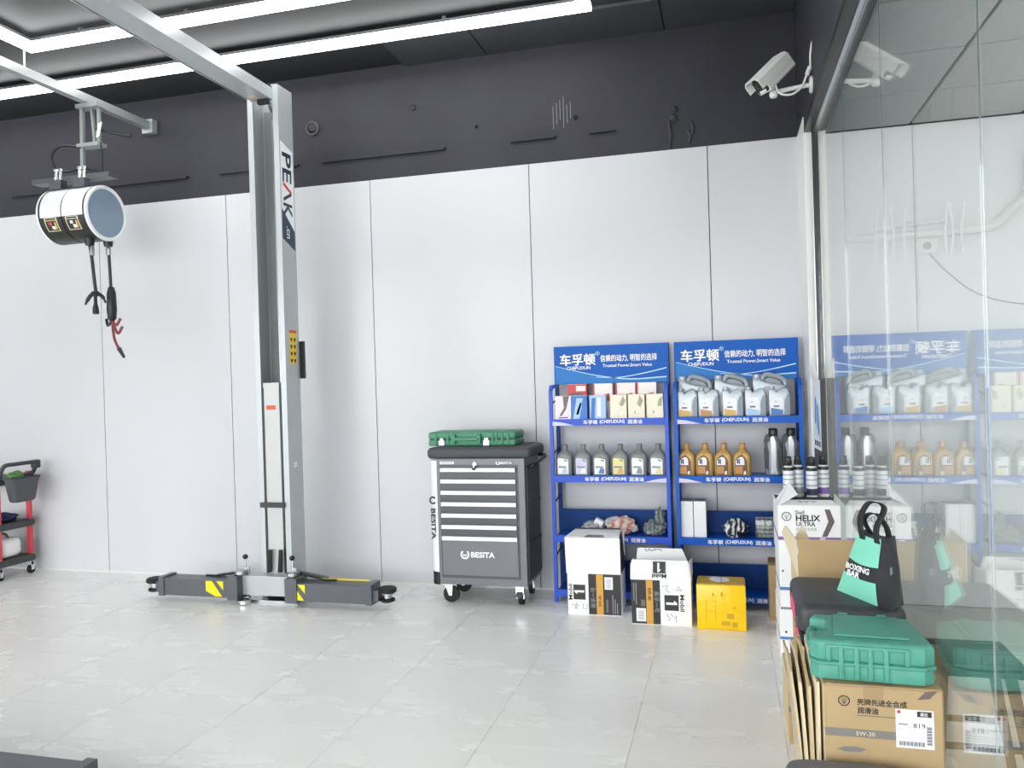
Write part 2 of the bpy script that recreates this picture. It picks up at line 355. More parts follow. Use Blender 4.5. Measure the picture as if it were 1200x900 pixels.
# --- glass partition
wn = struct('window_1', MB().box(GX - .012, GX + .02, -2.85, 5.10, 2.927, 2.963), 'alu', 'frameless glass partition with thin aluminium rails and upright joints')
obj('bottom_rail', MB().box(GX - .02, GX + .02, -2.85, 5.10, 0, .03), 'alu', wn, 0)
obj('dark_top_rail', MB().box(GX - .062, GX - .0125, -2.85, 5.095, 2.935, 2.9645), 'dark_rail', wn, 0)  # separate rail, dark in its own colour, beside the aluminium one
obj('end_post', MB().box(GX - .02, GX + .02, 5.072, 5.095, .03, 2.925), 'dark_rail', wn, 0)
obj('end_post_strip', MB().box(GX - .024, GX - .0205, 5.078, 5.088, .03, 2.925), 'alu', wn, 0)
gy = [5.07, 3.98, 3.05, 1.955, .88, -.2, -1.3, -2.84]
for a, b in zip(gy, gy[1:]):
    obj('glass_pane', MB().box(GX - .003, GX + .003, b + .0015, a - .0015, .03, 2.9265), 'glass', wn, 0)
for y in gy[1:-1]:
    obj('silicone_joint', MB().box(GX - .0015, GX + .0015, y - .0014, y + .0014, .03, 2.9265), 'seal', wn, 0)
# --- room beyond the glass
struct('wall_far_room', MB().box(.62, 4.6, W, W + .029, 0, 3.04), 'plaster_white', 'white back wall of the room beyond the glass')
struct('wall_far_side', MB().box(4.55, 4.7, -3.0, W, 0, 3.2), 'plaster_white', 'far side wall of the room beyond the glass')
c2 = struct('ceiling_far_room', MB().box(.62, 4.6, -3.0, W, 3.06, 3.12), 'ceiling_grid', 'grey grid ceiling of the room beyond the glass')
cm = MB().box(.009, .611, .009, .611, 3.04, 3.062).mesh('ceiling_tile', MATS['ceiling_tile'], 0)
for i in range(4):
    for j in range(8):
        ob = obj('ceiling_tile', cm, None, c2); ob.location = (.54 + .62 * i + (.08 if i == 0 else 0) * 0 + .0, .62 * j + .56, 0)
        if i == 0: ob.data = MB().box(.085, .611, .009, .611, 3.04, 3.062).mesh('ceiling_tile', MATS['ceiling_tile'], 0)

# ================================================================== OBJECTS
# ------------------------------------------------------------------ LED strips
def led_strip(label, segs, z=3.80):
    t = thing('led_strip_light', label, 'ceiling light', (segs[0][0], segs[0][1], z), 0, 'white linear ceiling lights')
    ox, oy = segs[0][0], segs[0][1]
    for i in range(len(segs) - 1):
        (x0, y0), (x1, y1) = segs[i], segs[i + 1]
        a0, a1 = min(x0, x1) - ox, max(x0, x1) - ox; b0, b1 = min(y0, y1) - oy, max(y0, y1) - oy; w = .036
        flat = abs(x0 - x1) > abs(y0 - y1)
        q = (a0 - w, a1 + w, b0 - w, b0 + w) if flat else (a0 - w, a0 + w, b0, b1 - w - .0005)
        obj('diffuser', MB().box(*q, 0, .04), 'led', t, 0)
        obj('housing', MB().box(*q, .0405, .06), 'alu', t, 0)
    for i in range(len(segs) - 1):
        (x0, y0), (x1, y1) = segs[i], segs[i + 1]
        n = 4
        for k in range(n):
            f = (k + .5) / n; x = x0 + (x1 - x0) * f - ox; y = y0 + (y1 - y0) * f - oy
            obj('mount_clip', MB().box(x - .012, x + .012, y - .012, y + .012, .06, ZC - z + .002), 'alu', t, 0)
led_strip('long white linear light nearest the back wall, bending forward at its right end', [(-8.2, 4.95), (-.79, 4.95), (-.79, 2.4)])
led_strip('white linear light further from the back wall, bending forward at its left end', [(-1.2, 4.34), (-4.42, 4.34), (-4.42, 1.8)])
for q_, (lb_, sg_) in enumerate((('added white linear fill light overhead nearer the viewer, out of view', [(-7.6, 2.3), (-5.0, 2.3)]), ('added unseen white linear fill light overhead beside the viewer', [(-3.6, 1.2), (-.9, 1.2)]), ('added unseen white linear fill light overhead left of the viewer', [(-7.6, .4), (-4.6, .4)]), ('added unseen white linear fill light behind the viewer', [(-3.6, -.9), (-.6, -.9)]))):  # extra strips out of view, added to brighten the floor
    led_strip(lb_, sg_)

# ------------------------------------------------------------------ two-post vehicle lift
LX, LY = -3.105, 5.0
lift = thing('vehicle_lift', 'grey two-post vehicle lift with overhead beam and folded arms', 'vehicle lift', (LX, LY, 0))
def lift_side(yo, sgn, L=.60):
    """one column with its carriage and arms; sgn=+1 opens towards -Y"""
    def Y(v): return yo + sgn * v
    def bx(mb, x0, x1, a, b, z0, z1): return mb.box(x0, x1, min(Y(a), Y(b)), max(Y(a), Y(b)), z0, z1)
    hw = .122; dep = .19; th = .012; H = 3.62
    # channel: back web, two sides, two inturned front lips
    prof = [(-hw, 0), (-hw, dep), (hw, dep), (hw, 0), (hw - .042, 0), (hw - .042, th), (hw - th, th), (hw - th, dep - th), (-hw + th, dep - th), (-hw + th, th), (-hw + .042, th), (-hw + .042, 0)]
    column = obj('column', MB().prism([(x, Y(y)) for x, y in prof], 'z', .02, H), 'lift_grey', lift, 0)
    obj('column_cap', MB().box(hw - .05, hw, min(Y(-.004), Y(dep)), max(Y(-.004), Y(dep)), H + .0005, H + .008), 'lift_grey', lift, 0)
    obj('inner_channel', bx(MB(), -.09, .06, dep - .03, dep - .0125, .3, H - .12), 'lift_inner', lift, 0)
    obj('lift_cable', MB().tube([(.01, Y(.11), 1.5), (.006, Y(.11), H - .2)], .005, 6), 'steel', lift)
    obj('cable_tube', MB().tube([(.035, Y(.13), 1.4), (.03, Y(.13), H - .3)], .013, 8), 'lift_inner', lift)
    obj('pulley', MB().lathe([(.05, -.02), (.055, -.016), (.04, 0), (.055, .016), (.05, .02)], 18, (.03, Y(.1), H - .1), 'x'), 'steel', lift)
    # carriage running inside the column
    obj('carriage', MB().box(-.067, .058, min(Y(.004), Y(.13)), max(Y(.004), Y(.13)), .16, 1.535), 'carriage_grey', lift, 0)
    obj('carriage_sticker', bx(MB(), -.045, .03, .0025, .0035, 1.345, 1.375), 'sticker_red', lift, 0)
    for s in (-1, 1):
        obj('slide_gap', bx(MB(), .068 * s - .006 + (.0 if s < 0 else .0), .068 * s + .006, .003, .02, .18, 1.5), 'black_plastic', lift, 0)
    obj('strap', bx(MB(), -.105, .085, -.02, -.001, .655, .69), 'black_plastic', lift, 0)
    for s in (-1, 1):
        x = .04 * s - .004
        obj('door_pad', MB().slab([(x - .014, Y(-.012), .2), (x + .014, Y(-.012), .2), (x + .022 + .006, Y(-.02), .36), (x + .004, Y(-.02), .36)], .012), 'rubber', lift, 0)
    blk = obj('carriage_block', bx(MB(), -.235, .185, -.10, .0035, .055, .19), 'lift_grey', lift, 0)
    obj('base_plate', bx(MB(), -.23, .2, -.08, .30, 0, .016), 'steel', lift, 0)
    for x in (-.19, .16):
        obj('anchor_bolt', MB().lathe([(.012, .016), (.012, .034), (.006, .036)], 6, (x, Y(-.055), 0), 'z'), 'chrome', lift)
    obj('limit_box', bx(MB(), hw - .03, hw + .03, dep + .002, dep + .03, 1.56, 1.83), 'black_plastic', lift, 0)
    for s in (-1, 1):
        x0 = .205 * s - .025
        arm = obj('arm', bx(MB(), min(x0, x0 + s * L), max(x0, x0 + s * L), -.16, -.03, .045, .165), 'lift_grey_dark', lift, 0)
        obj('arm_root', bx(MB(), x0 - .06 if s < 0 else x0 - .02, x0 + .02 if s < 0 else x0 + .07, -.17, -.02, .03, .195), 'lift_grey_dark', lift, 0)
        xe = x0 + s * L
        obj('arm_collar', bx(MB(), xe - .022, xe + .022, -.168, -.022, .04, .175), 'lift_grey_dark', lift, 0)
        obj('arm_extension', bx(MB(), min(xe, xe + s * .06), max(xe, xe + s * .06), -.145, -.045, .06, .135), 'lift_grey_dark', lift, 0)
        pc = (xe + s * .105, Y(-.095))
        pad = obj('lift_pad', MB().lathe([(.03, .055), (.03, .1), (.045, .105), (.045, .115)], 18, (pc[0], pc[1], 0)), 'steel', lift)
        obj('pad_rubber', MB().lathe([(.055, .115), (.062, .12), (.062, .142), (.055, .148)], 20, (pc[0], pc[1], 0)), 'rubber', pad)
        obj('pad_screw', MB().lathe([(.035, .052), (.05, .058), (.05, .072), (.035, .078)], 18, (pc[0], pc[1], 0)), 'rubber', pad)
        # hazard marks on the arm face
        fx = x0 + s * (.165 if s < 0 else .06); fy = Y(-.1612); q = min(fy, fy - sgn * .0008)
        y0, y1 = .052, .158; a = fx - .07; b = fx + .07
        obj('hazard_mark', MB().prism([(a, y1), (a + .05, y1), (b - .01, y0), (b - .065, y0), (a, y1 - .07)], 'y', q, q + .0008), 'yellow_print', arm, 0)
        obj('hazard_mark', MB().prism([(a + .085, y1), (b, y1), (b, y0 + .045)], 'y', q, q + .0008), 'yellow_print', arm, 0)
        # gear restraint, lever and ball knob
        gx = x0 - s * .02
        gear = obj('arm_lock', MB().lathe([(.04, .195), (.045, .2), (.045, .222), (.03, .226)], 14, (gx + s * .02, Y(-.09), 0)), 'steel', lift)
        obj('lock_bracket', MB().slab([(gx - .03, Y(-.05), .2), (gx + .03, Y(-.05), .2), (gx + .03, Y(-.05), .245), (gx - .03, Y(-.05), .245)], .012), 'lift_grey', gear, 0)
        obj('lock_rod', MB().tube([(gx, Y(-.06), .2), (gx, Y(-.06), .31)], .005, 6), 'chrome', gear)
        obj('lock_knob', MB().lathe([(.004, .295), (.016, .302), (.02, .313), (.016, .325), (.004, .331)], 12, (gx, Y(-.06), 0)), 'black_plastic', gear)
        obj('arm_brace', MB().slab([(gx, Y(-.02), .185), (gx, Y(-.02), .215), (gx + s * .24, Y(-.02), .178), (gx + s * .24, Y(-.02), .166)], .03), 'lift_grey_dark', lift, 0)
        obj('arm_cable', MB().tube([(gx + s * .02, Y(-.04), .2), (gx + s * .12, Y(-.05), .19), (gx + s * .24, Y(-.06), .172), (gx + s * .33, Y(-.05), .17)], .006, 6), 'black_plastic', lift)
    obj('foot_latch', MB().lathe([(.04, .0), (.045, .006), (.045, .03), (.02, .034)], 16, (-.18, Y(-.13), .0)), 'chrome', lift)
    return column
c1 = lift_side(0, 1)
lift_side(-2.78, -1, .665)
# yellow edge on the far side of the right arm
obj('edge_stripe', MB().box(.35, .72, -.028, -.024, .166, .174), 'yellow_print', lift, 0)
# overhead beam: folded sheet channel, from column to column
obj('crossbeam', MB().prism([(-.085, 3.525), (.079, 3.525), (.079, 3.605), (.069, 3.605), (.069, 3.535), (-.075, 3.535), (-.075, 3.605), (-.085, 3.605)], 'y', -2.9, .011), 'lift_grey', lift, 0)
obj('beam_lip', MB().box(-.097, -.0855, -2.7, -.05, 3.52, 3.535), 'steel', lift, 0)
obj('beam_label', MB().box(-.06, .0, -.11, -.045, 3.5238, 3.5248), 'label_cream', lift, 0)
obj('beam_switch', MB().box(-.02, .06, -.035, -.005, 3.49, 3.5245), 'black_plastic', lift, 0)
# decals on the +X side of the column (letters run downwards)
sx = .1222
dec = obj('brand_sticker', MB().prism([(.012, 3.24), (.175, 3.19), (.175, 2.62), (.012, 2.76)], 'x', sx, sx + .0008), 'white_print', lift, 0)
obj('sticker_corner', MB().prism([(.012, 2.76), (.175, 2.62), (.175, 2.48), (.012, 2.55)], 'x', sx, sx + .0009), 'navy_print', dec, 0)
letters(dec, 'PE', (sx + .0012, .09, 3.06), .165, 'navy_print', (0, 0, -1), (0, 1, 0), bold=.02, width=.21)
letters(dec, 'K', (sx + .0012, .09, 2.755), .165, 'navy_print', (0, 0, -1), (0, 1, 0), bold=.02, width=.10)
obj('lettering', MB().add([(sx + .0012, y, z) for y, z in ((.035, 2.955), (.145, 2.90), (.145, 2.875), (.035, 2.93))], [(0, 1, 2, 3)]), 'red_print', dec, 0)
obj('lettering', MB().add([(sx + .0012, y, z) for y, z in ((.145, 2.895), (.145, 2.87), (.035, 2.815), (.035, 2.84))], [(0, 1, 2, 3)]), 'navy_print', dec, 0)
letters(dec, '.cn', (sx + .0015, .085, 2.60), .08, 'white_print', (0, 0, -1), (0, 1, 0), bold=.01, width=.085)
ws = obj('warning_sticker', MB().box(sx, sx + .0008, .055, .155, 1.665, 1.89), 'sticker_yellow', lift, 0)
obj('sticker_head', MB().box(sx + .0009, sx + .0015, .055, .155, 1.885, 1.905), 'sticker_red', ws, 0)
for k in range(4):
    for q in (0, 1):
        z = 1.85 - k * .05; y = .068 + q * .045
        obj('pictogram', MB().prism([(y, z), (y + .026, z), (y + .026, z - .012), (y + .014, z - .03), (y + .004, z - .02)], 'x', sx + .0009, sx + .0014), 'black_print', ws, 0)
obj('serial_label', MB().box(sx, sx + .0006, .07, .11, .93, .965), 'label_white', lift, 0)
letters(lift, '15', (sx + .0012, .09, .947), .028, 'grey_print', (0, 1, 0), (0, 0, 1))

# ------------------------------------------------------------------ hose reel on its rail
BX = -4.49
rail = thing('support_rail', 'pale grey steel rail hanging under the ceiling above the white reel', 'rail', (BX, 4.0, 3.66))
obj('channel', MB().prism([(-.03, -.03), (.03, -.03), (.03, .03), (.024, .03), (.024, -.024), (-.024, -.024), (-.024, .03), (-.03, .03)], 'y', -2.8, W - 4.0 - .002), 'bracket_grey', rail, 0)
obj('wall_cleat', MB().box(-.05, .05, W - 4.0 - .03, W - 4.0 + .028, -.06, .05), 'bracket_grey', rail, 0)
for y in (-2.4, -.9, .35):
    obj('hanger_rod', MB().tube([(0, y, .0), (0, y, ZC - 3.66 + .002)], .007, 6), 'bracket_grey', rail)
RX, RY, RZ = -4.575, 4.9, 2.815
reel = thing('hose_reel', 'white and black twin drum hose reel hanging from the rail', 'hose reel', (RX, RY, RZ))
R0 = .2
def arc_shell(x0, x1, a0, a1, r, n=24, t=.006):
    v = []; f = []
    for x in (x0, x1):
        for rr in (r, r - t):
            for k in range(n + 1):
                a = a0 + (a1 - a0) * k / n; v.append((x, -rr * math.cos(a), rr * math.sin(a)))
    m = n + 1
    for k in range(n):
        f += [(k, k + 1, 2 * m + k + 1, 2 * m + k), (m + k, 3 * m + k, 3 * m + k + 1, m + k + 1), (k, m + k, m + k + 1, k + 1), (2 * m + k, 2 * m + k + 1, 3 * m + k + 1, 3 * m + k)]
    f += [(0, 2 * m, 3 * m, m), (n, m + n, 3 * m + n, 2 * m + n)]
    return MB().add(v, f)
for x0, x1 in ((-.205, -.005), (.005, .205)):
    obj('white_shell', arc_shell(x0, x1, math.radians(-12), math.radians(190), R0), 'reel_white', reel, 40)
    obj('black_shell', arc_shell(x0, x1, math.radians(190), math.radians(348), R0), 'reel_black', reel, 40)
obj('seam_ring', MB().lathe([(R0 - .004, -.0049), (R0 - .004, .0049)], 36, (0, 0, 0), 'x'), 'reel_black', reel)
for s in (1, -1):
    cap = obj('end_disc', MB().lathe([(.05, .204 * s), (R0 - .022, .206 * s), (R0 - .022, .213 * s), (.03, .217 * s), (.004, .221 * s)], 36, (0, 0, 0), 'x'), 'reel_disc', reel)
    prof = [(R0 - .024, .202 * s), (R0 + .002, .202 * s), (R0 + .002, .217 * s), (R0 - .01, .223 * s), (R0 - .024, .217 * s)]
    v = []; f = []; n = 40
    for r, h in prof:
        for k in range(n): a = 2 * PI * k / n; v.append((h, r * math.cos(a), r * math.sin(a)))
    m = len(prof)
    for i in range(m):
        for k in range(n): f.append((i * n + k, i * n + (k + 1) % n, ((i + 1) % m) * n + (k + 1) % n, ((i + 1) % m) * n + k))
    obj('rim', MB().add(v, f), 'reel_white', cap)
    obj('dark_band', MB().lathe([(R0 + .0015, .187 * s), (R0 + .0015, .201 * s)], 40, (0, 0, 0), 'x'), 'reel_black', reel)
for xc, nm in ((-.10, 1), (.085, 2)):
    def on_drum(x, a, r): return (x, -r * math.cos(a), r * math.sin(a))
    def patch(xa, xb, d0, d1, r):
        v = []; f = []; n = 6
        for k in range(n + 1):
            a = math.radians(d0 + (d1 - d0) * k / n); v += [on_drum(xa, a, r), on_drum(xb, a, r)]
        for k in range(n): f.append((2 * k, 2 * k + 1, 2 * k + 3, 2 * k + 2))
        return MB().add(v, f)
    lb = obj('label_frame', patch(xc - .055, xc + .055, -42, -13, R0 + .0012), 'label_cream', reel)
    obj('label_field', patch(xc - .047, xc + .047, -40, -19, R0 + .002), 'reel_black', lb)
    obj('label_title', patch(xc - .045, xc + .045, -17.5, -14.5, R0 + .002), 'black_print', lb)
    obj('label_picture', patch(xc - .022, xc + .004, -28, -22, R0 + .0028), 'sticker_red' if nm == 1 else 'white_print', lb)
    obj('label_picture', patch(xc - .005, xc + .024, -37, -30, R0 + .0028), 'white_print', lb)
    obj('label_edge', patch(xc + .026, xc + .04, -37, -22, R0 + .0028), 'label_gold', lb)
br = obj('mount_plate', MB().box(-.4, .29, -.05, .05, .255, .29), 'lift_grey_dark', reel, 0)
for x in (-.17, -.13, .04, .08):
    obj('bolt', MB().lathe([(.011, .22), (.011, .33), (.018, .331), (.018, .345)], 6, (x, -.055, 0)), 'chrome', br)
for x in (-.15, .06):
    obj('saddle', MB().slab([(x - .05, -.03, .19), (x + .05, -.03, .19), (x + .05, -.03, .256), (x - .05, -.03, .256)], .06), 'lift_grey_dark', reel, 0)
for xa, xb, y, w in ((.02, .03, .0, .018), (.105, .085, .035, .014), (.155, .16, .02, .014)):
    lo = .29 if w > .015 else .52
    obj('hanger_strut', MB().tube([(xa, y, lo), (xb, y, 3.622 - RZ)], w, 4), 'bracket_grey', reel, 0)
obj('hanger_clamp', MB().box(-.005, .185, -.03, .06, .50, .525), 'bracket_grey', reel, 0)
obj('rail_hook', MB().box(.0, .19, -.035, .05, 3.60 - RZ, 3.629 - RZ), 'bracket_grey', reel, 0)
obj('lever', MB().tube([(.165, -.02, .62), (.245, .03, .60), (.365, .1, .585)], [.012, .012, .022], 8), 'black_plastic', reel)
obj('lever_tag', MB().slab([(.175, -.03, .55), (.205, -.03, .56), (.23, -.03, .66), (.195, -.03, .65)], .004), 'cctv_white', reel, 0)
lp = [(.02, -.02, .5), (-.13, -.03, .52), (-.22, -.03, .47), (-.2, -.03, .37), (-.1, -.02, .33), (.05, -.02, .34), (.18, 0, .30)]
def smooth_path(p, n=6):
    p = [Vector(q) for q in p]; out = []
    for i in range(len(p) - 1):
        a, b, c, d = p[max(i - 1, 0)], p[i], p[i + 1], p[min(i + 2, len(p) - 1)]
        for k in range(n):
            t = k / n; out.append(.5 * ((2 * b) + (-a + c) * t + (2 * a - 5 * b + 4 * c - d) * t * t + (-a + 3 * b - 3 * c + d) * t ** 3))
    return out + [p[-1]]
obj('supply_hose', MB().tube(smooth_path(lp), .008, 7), 'black_plastic', reel)
obj('supply_hose', MB().tube(smooth_path([(.185, 0, .52), (.195, 0, .4), (.185, .0, .29)]), .007, 7), 'black_plastic', reel)
for x, L in ((.105, 1), (.222, 2)):
    y = -.05 if L == 1 else .045
    obj('hose_outlet', MB().lathe([(.03, -.235), (.034, -.2), (.034, -.17)], 14, (x - (0 if L == 1 else .04), y, 0)), 'black_plastic', reel)
    xx = x - (0 if L == 1 else .04)
    if L == 1:
        obj('hose', MB().tube(smooth_path([(xx, y, -.22), (xx + .015, y, -.33), (xx + .03, y, -.48), (xx + .04, y, -.58)]), .012, 8), 'black_plastic', reel)
        obj('hose_fitting', MB().lathe([(.012, -.30), (.016, -.31), (.016, -.25), (.01, -.24)], 10, (xx + .02, y, 0)), 'steel', reel)
        obj('air_coupler', MB().tube(smooth_path([(xx - .055, y, -.665), (xx - .01, y, -.605), (xx + .04, y, -.59), (xx + .09, y, -.61), (xx + .125, y, -.66)]), [.008] * 3 + [.014] * 6 + [.02] * 6 + [.014] * 6 + [.008] * 4, 8), 'black_plastic', reel)
        obj('coupler_nut', MB().lathe([(.012, -.74), (.022, -.735), (.022, -.70), (.012, -.66), (.012, -.6)], 10, (xx + .035, y, 0)), 'black_plastic', reel)
    else:
        obj('hose_fitting', MB().lathe([(.01, -.30), (.018, -.30), (.018, -.25), (.01, -.24)], 10, (xx, y, 0)), 'steel', reel)
        obj('cable', MB().tube(smooth_path([(xx, y, -.24), (xx + .008, y, -.4), (xx + .012, y, -.55)]), .011, 8), 'black_plastic', reel)
        obj('cable_grip', MB().lathe([(.014, -.79), (.03, -.77), (.036, -.70), (.032, -.58), (.02, -.535)], 12, (xx + .014, y, 0)), 'black_plastic', reel)
        for q, (dx, dz) in enumerate(((-.05, -.80), (.09, -.86), (.075, -.80))):
            obj('clip_claw', MB().tube(smooth_path([(xx + .014, y, -.78), (xx + .014 + dx * .6, y - .01, dz - .02), (xx + .014 + dx, y, dz + .03)]), .010, 7), 'red_cable' if q else 'black_plastic', reel)
        obj('trailing_lead', MB().tube(smooth_path([(xx + .014, y, -.79), (xx + .03, y, -.92), (xx + .07, y, -1.0)]), .010, 7), 'red_cable', reel)
        obj('lead_tip', MB().tube([(xx + .065, y, -.99), (xx + .11, y, -1.06)], [.017, .01], 8), 'black_plastic', reel)

# ------------------------------------------------------------------ CCTV camera on its bracket
cc = thing('security_camera', 'white bullet security camera on a bracket above the glass', 'camera', (.49, 4.6, 3.05))
obj('wall_plate', MB().lathe([(.04, -.014), (.045, -.01), (.045, 0)], 20, (0, 0, .0), 'x'), 'cctv_white', cc)
obj('arm', MB().tube([(-.01, 0, 0), (-.09, -.0, -.008), (-.20, -.01, -.022)], .012, 10), 'cctv_white', cc)
obj('swivel', MB().lathe([(.018, -.05), (.022, -.04), (.022, -.02), (.014, -.012)], 14, (-.20, -.01, 0)), 'cctv_white', cc)
obj('swivel_post', MB().tube([(-.20, -.01, -.03), (-.205, -.01, .03)], .011, 8), 'cctv_white', cc)
# body axis: lens end points down-left towards the room
ax = Vector((-.6, -.42, -.66)).normalized(); up = Vector((0, 0, 1)); sd = ax.cross(up).normalized(); up2 = sd.cross(ax)
Mc = Matrix((ax, sd, up2)).transposed().to_4x4(); Mc = Mc @ Matrix.Scale(1.12, 4); Mc.translation = Vector((-.21, -.02, .07))
oct_ = [(-.045, -.035), (-.035, -.045), (.035, -.045), (.045, -.035), (.045, .03), (.03, .045), (-.03, .045), (-.045, .03)]
body = obj('body', MB().prism(oct_, 'x', -.115, .085).xf(Mc), 'cctv_white', cc, 20)
hood = [(-.05, -.01), (-.05, .034), (-.034, .051), (.034, .051), (.05, .034), (.05, -.01), (.046, -.01), (.046, .032), (.032, .047), (-.032, .047), (-.046, .032), (-.046, -.01)]
obj('sun_hood', MB().prism(hood, 'x', -.10, .125).xf(Mc), 'cctv_white', body, 20)
obj('front_window', MB().prism([(a * .86, b * .86) for a, b in oct_], 'x', .0855, .09).xf(Mc), 'lens_dark', body, 20)
obj('lens', MB().lathe([(.02, .09), (.022, .096), (.012, .098)], 18, (0, 0, .008), 'x').xf(Mc), 'black_plastic', body)
obj('ir_strip', MB().box(.091, .094, -.022, .022, -.036, -.024).xf(Mc), 'label_white', body, 0)
obj('maker_mark', MB().box(-.03, .03, .0505, .0515, .01, .017).xf(Mc), 'grey_print', body, 0)
obj('cable', MB().tube(smooth_path([(-.195, -.03, .03), (-.17, -.03, -.035), (-.11, -.03, -.05), (-.06, -.03, -.02), (-.03, -.03, .04), (-.012, -.03, .07), (-.008, -.03, .15), (-.001, -.03, .2), (.004, -.03, .22)]), .006, 7), 'cctv_white', cc)
obj('cable_joint', MB().tube([(-.028, -.03, .045), (-.012, -.03, .085)], [.012, .012], 8), 'cctv_white', cc)

# ------------------------------------------------------------------ tool trolley
TX0, TX1, TY0, TY1 = -1.955, -1.30, 5.08, 5.48
tc = thing('tool_trolley', 'grey steel tool trolley with seven silver drawer pulls on casters', 'tool cabinet', ((TX0 + TX1) / 2, 5.28, 0))
hw = (TX1 - TX0) / 2; hd = .2
obj('body', MB().box(-hw + .04, hw, -hd, hd, .14, .985), 'trolley_grey', tc, 0)
rr = []
for k in range(9):
    a = math.radians(180 + 90 * k / 8); rr.append((-hw + .045 + .06 * math.cos(a), -hd + .055 + .06 * math.sin(a)))
strip = obj('corner_strip', MB().prism(rr + [(-hw + .045, -hd + .055)], 'z', .215, .975), 'strip_silver', tc, 40)
obj('side_panel', MB().box(-hw - .01, -hw + .041, -hd + .05, hd, .16, .975), 'strip_silver', tc, 0)
obj('corner_bumper', MB().prism([(x * 1.0 - .002, y - .002) for x, y in rr] + [(-hw + .06, -hd + .07)], 'z', .135, .22), 'black_plastic', tc, 40)
obj('side_panel', MB().box(hw, hw + .012, -hd + .03, hd - .02, .17, .93), 'trolley_side', tc, 0)
for z in (.4, .66):
    obj('side_rib', MB().box(hw + .0125, hw + .018, -hd + .04, hd - .03, z, z + .02), 'trolley_side', tc, 0)
# rounded worktop tray
tr = obj('top_tray', MB().rbox(-hw - .022, hw + .045, -hd - .015, hd + .015, .985, 1.06, .028, 4), 'tray_black', tc)
obj('tray_mat', MB().box(-hw + .03, hw - .01, -hd + .03, hd - .03, 1.0605, 1.064), 'tray_black', tr, 0)
obj('push_handle', MB().tube(smooth_path([(hw + .012, -hd + .05, .92), (hw + .06, -hd + .04, .945), (hw + .075, 0, .965), (hw + .06, hd - .04, .975), (hw + .012, hd - .05, .98)]), .012, 8), 'black_plastic', tc)
fx0, fx1 = -hw + .075, hw - .055
ztop = .928; pitch = .0765
obj('front_frame', MB().box(fx0 - .012, fx1 + .012, -hd - .004, -hd + .0, .185, .945), 'trolley_dark', tc, 0)
for k in range(7):
    z1 = ztop - k * pitch; last = k == 6
    z0 = z1 - (pitch - .006) if not last else .205
    d = obj('drawer', MB().box(fx0, fx1, -hd - .012, -hd - .0045, z0, z1), 'trolley_dark' if not last else 'trolley_grey', tc, 0)
    obj('drawer_pull', MB().prism([(-hd - .0122, z1 - .001), (-hd - .026, z1 - .003), (-hd - .03, z1 - .027), (-hd - .026, z1 - .03), (-hd - .0122, z1 - .024)], 'x', fx0 + .002, fx1 - .002), 'handle_silver', d, 0)
    if last:
        letters(d, 'BESITA', (.03, -hd - .0128, .345), .05, 'white_print', bold=.03, width=.165)
        ring = [(-.095 + .026 * math.cos(a), .345 + .026 * math.sin(a)) for a in [math.radians(125 + 290 * k2 / 18) for k2 in range(19)]]
        obj('logo', ribbon(ring, .011, -hd - .0125), 'white_print', d, 0)
        obj('logo', ribbon([(-.108, .347), (-.098, .335), (-.095, .345), (-.092, .335), (-.082, .347)], .008, -hd - .0125), 'white_print', d, 0)
obj('name_plate', MB().box(-hw + .07, -hw + .17, -hd - .006, -hd - .001, .95, .967), 'label_white', tc, 0)
obj('plate_print', MB().box(-hw + .08, -hw + .16, -hd - .0066, -hd - .006, .956, .961), 'grey_print', tc, 0)
letters(tc, 'BESITA', (.205, -hd - .0015, .957), .02, 'white_print', width=.08, bold=.02)
obj('logo', ribbon([(.148 + .011 * math.cos(a), .957 + .011 * math.sin(a)) for a in [math.radians(125 + 290 * k2 / 12) for k2 in range(13)]], .006, -hd - .001), 'white_print', tc, 0)
lk = obj('lock', MB().lathe([(.014, -hd - .012), (.014, -hd)], 14, (-.01, 0, .95), 'y'), 'chrome', tc)
obj('key', MB().box(-.014, -.006, -hd - .035, -hd - .012, .93, .955), 'chrome', lk, 0)
obj('key_bow', MB().lathe([(.014, -hd - .034), (.014, -hd - .03)], 12, (-.01, 0, .925), 'y'), 'black_plastic', lk)
letters(strip, 'BESITA', (-hw + .012, -hd - .0075, .545), .042, 'black_print', (0, 0, -1), (1, 0, 0), bold=.03, width=.21)
ring = [(-hw + .012 + .02 * math.cos(a), .705 + .022 * math.sin(a)) for a in [math.radians(35 + 290 * k2 / 16) for k2 in range(17)]]
obj('logo', ribbon(ring, .011, -hd - .0072), 'black_print', strip, 0)
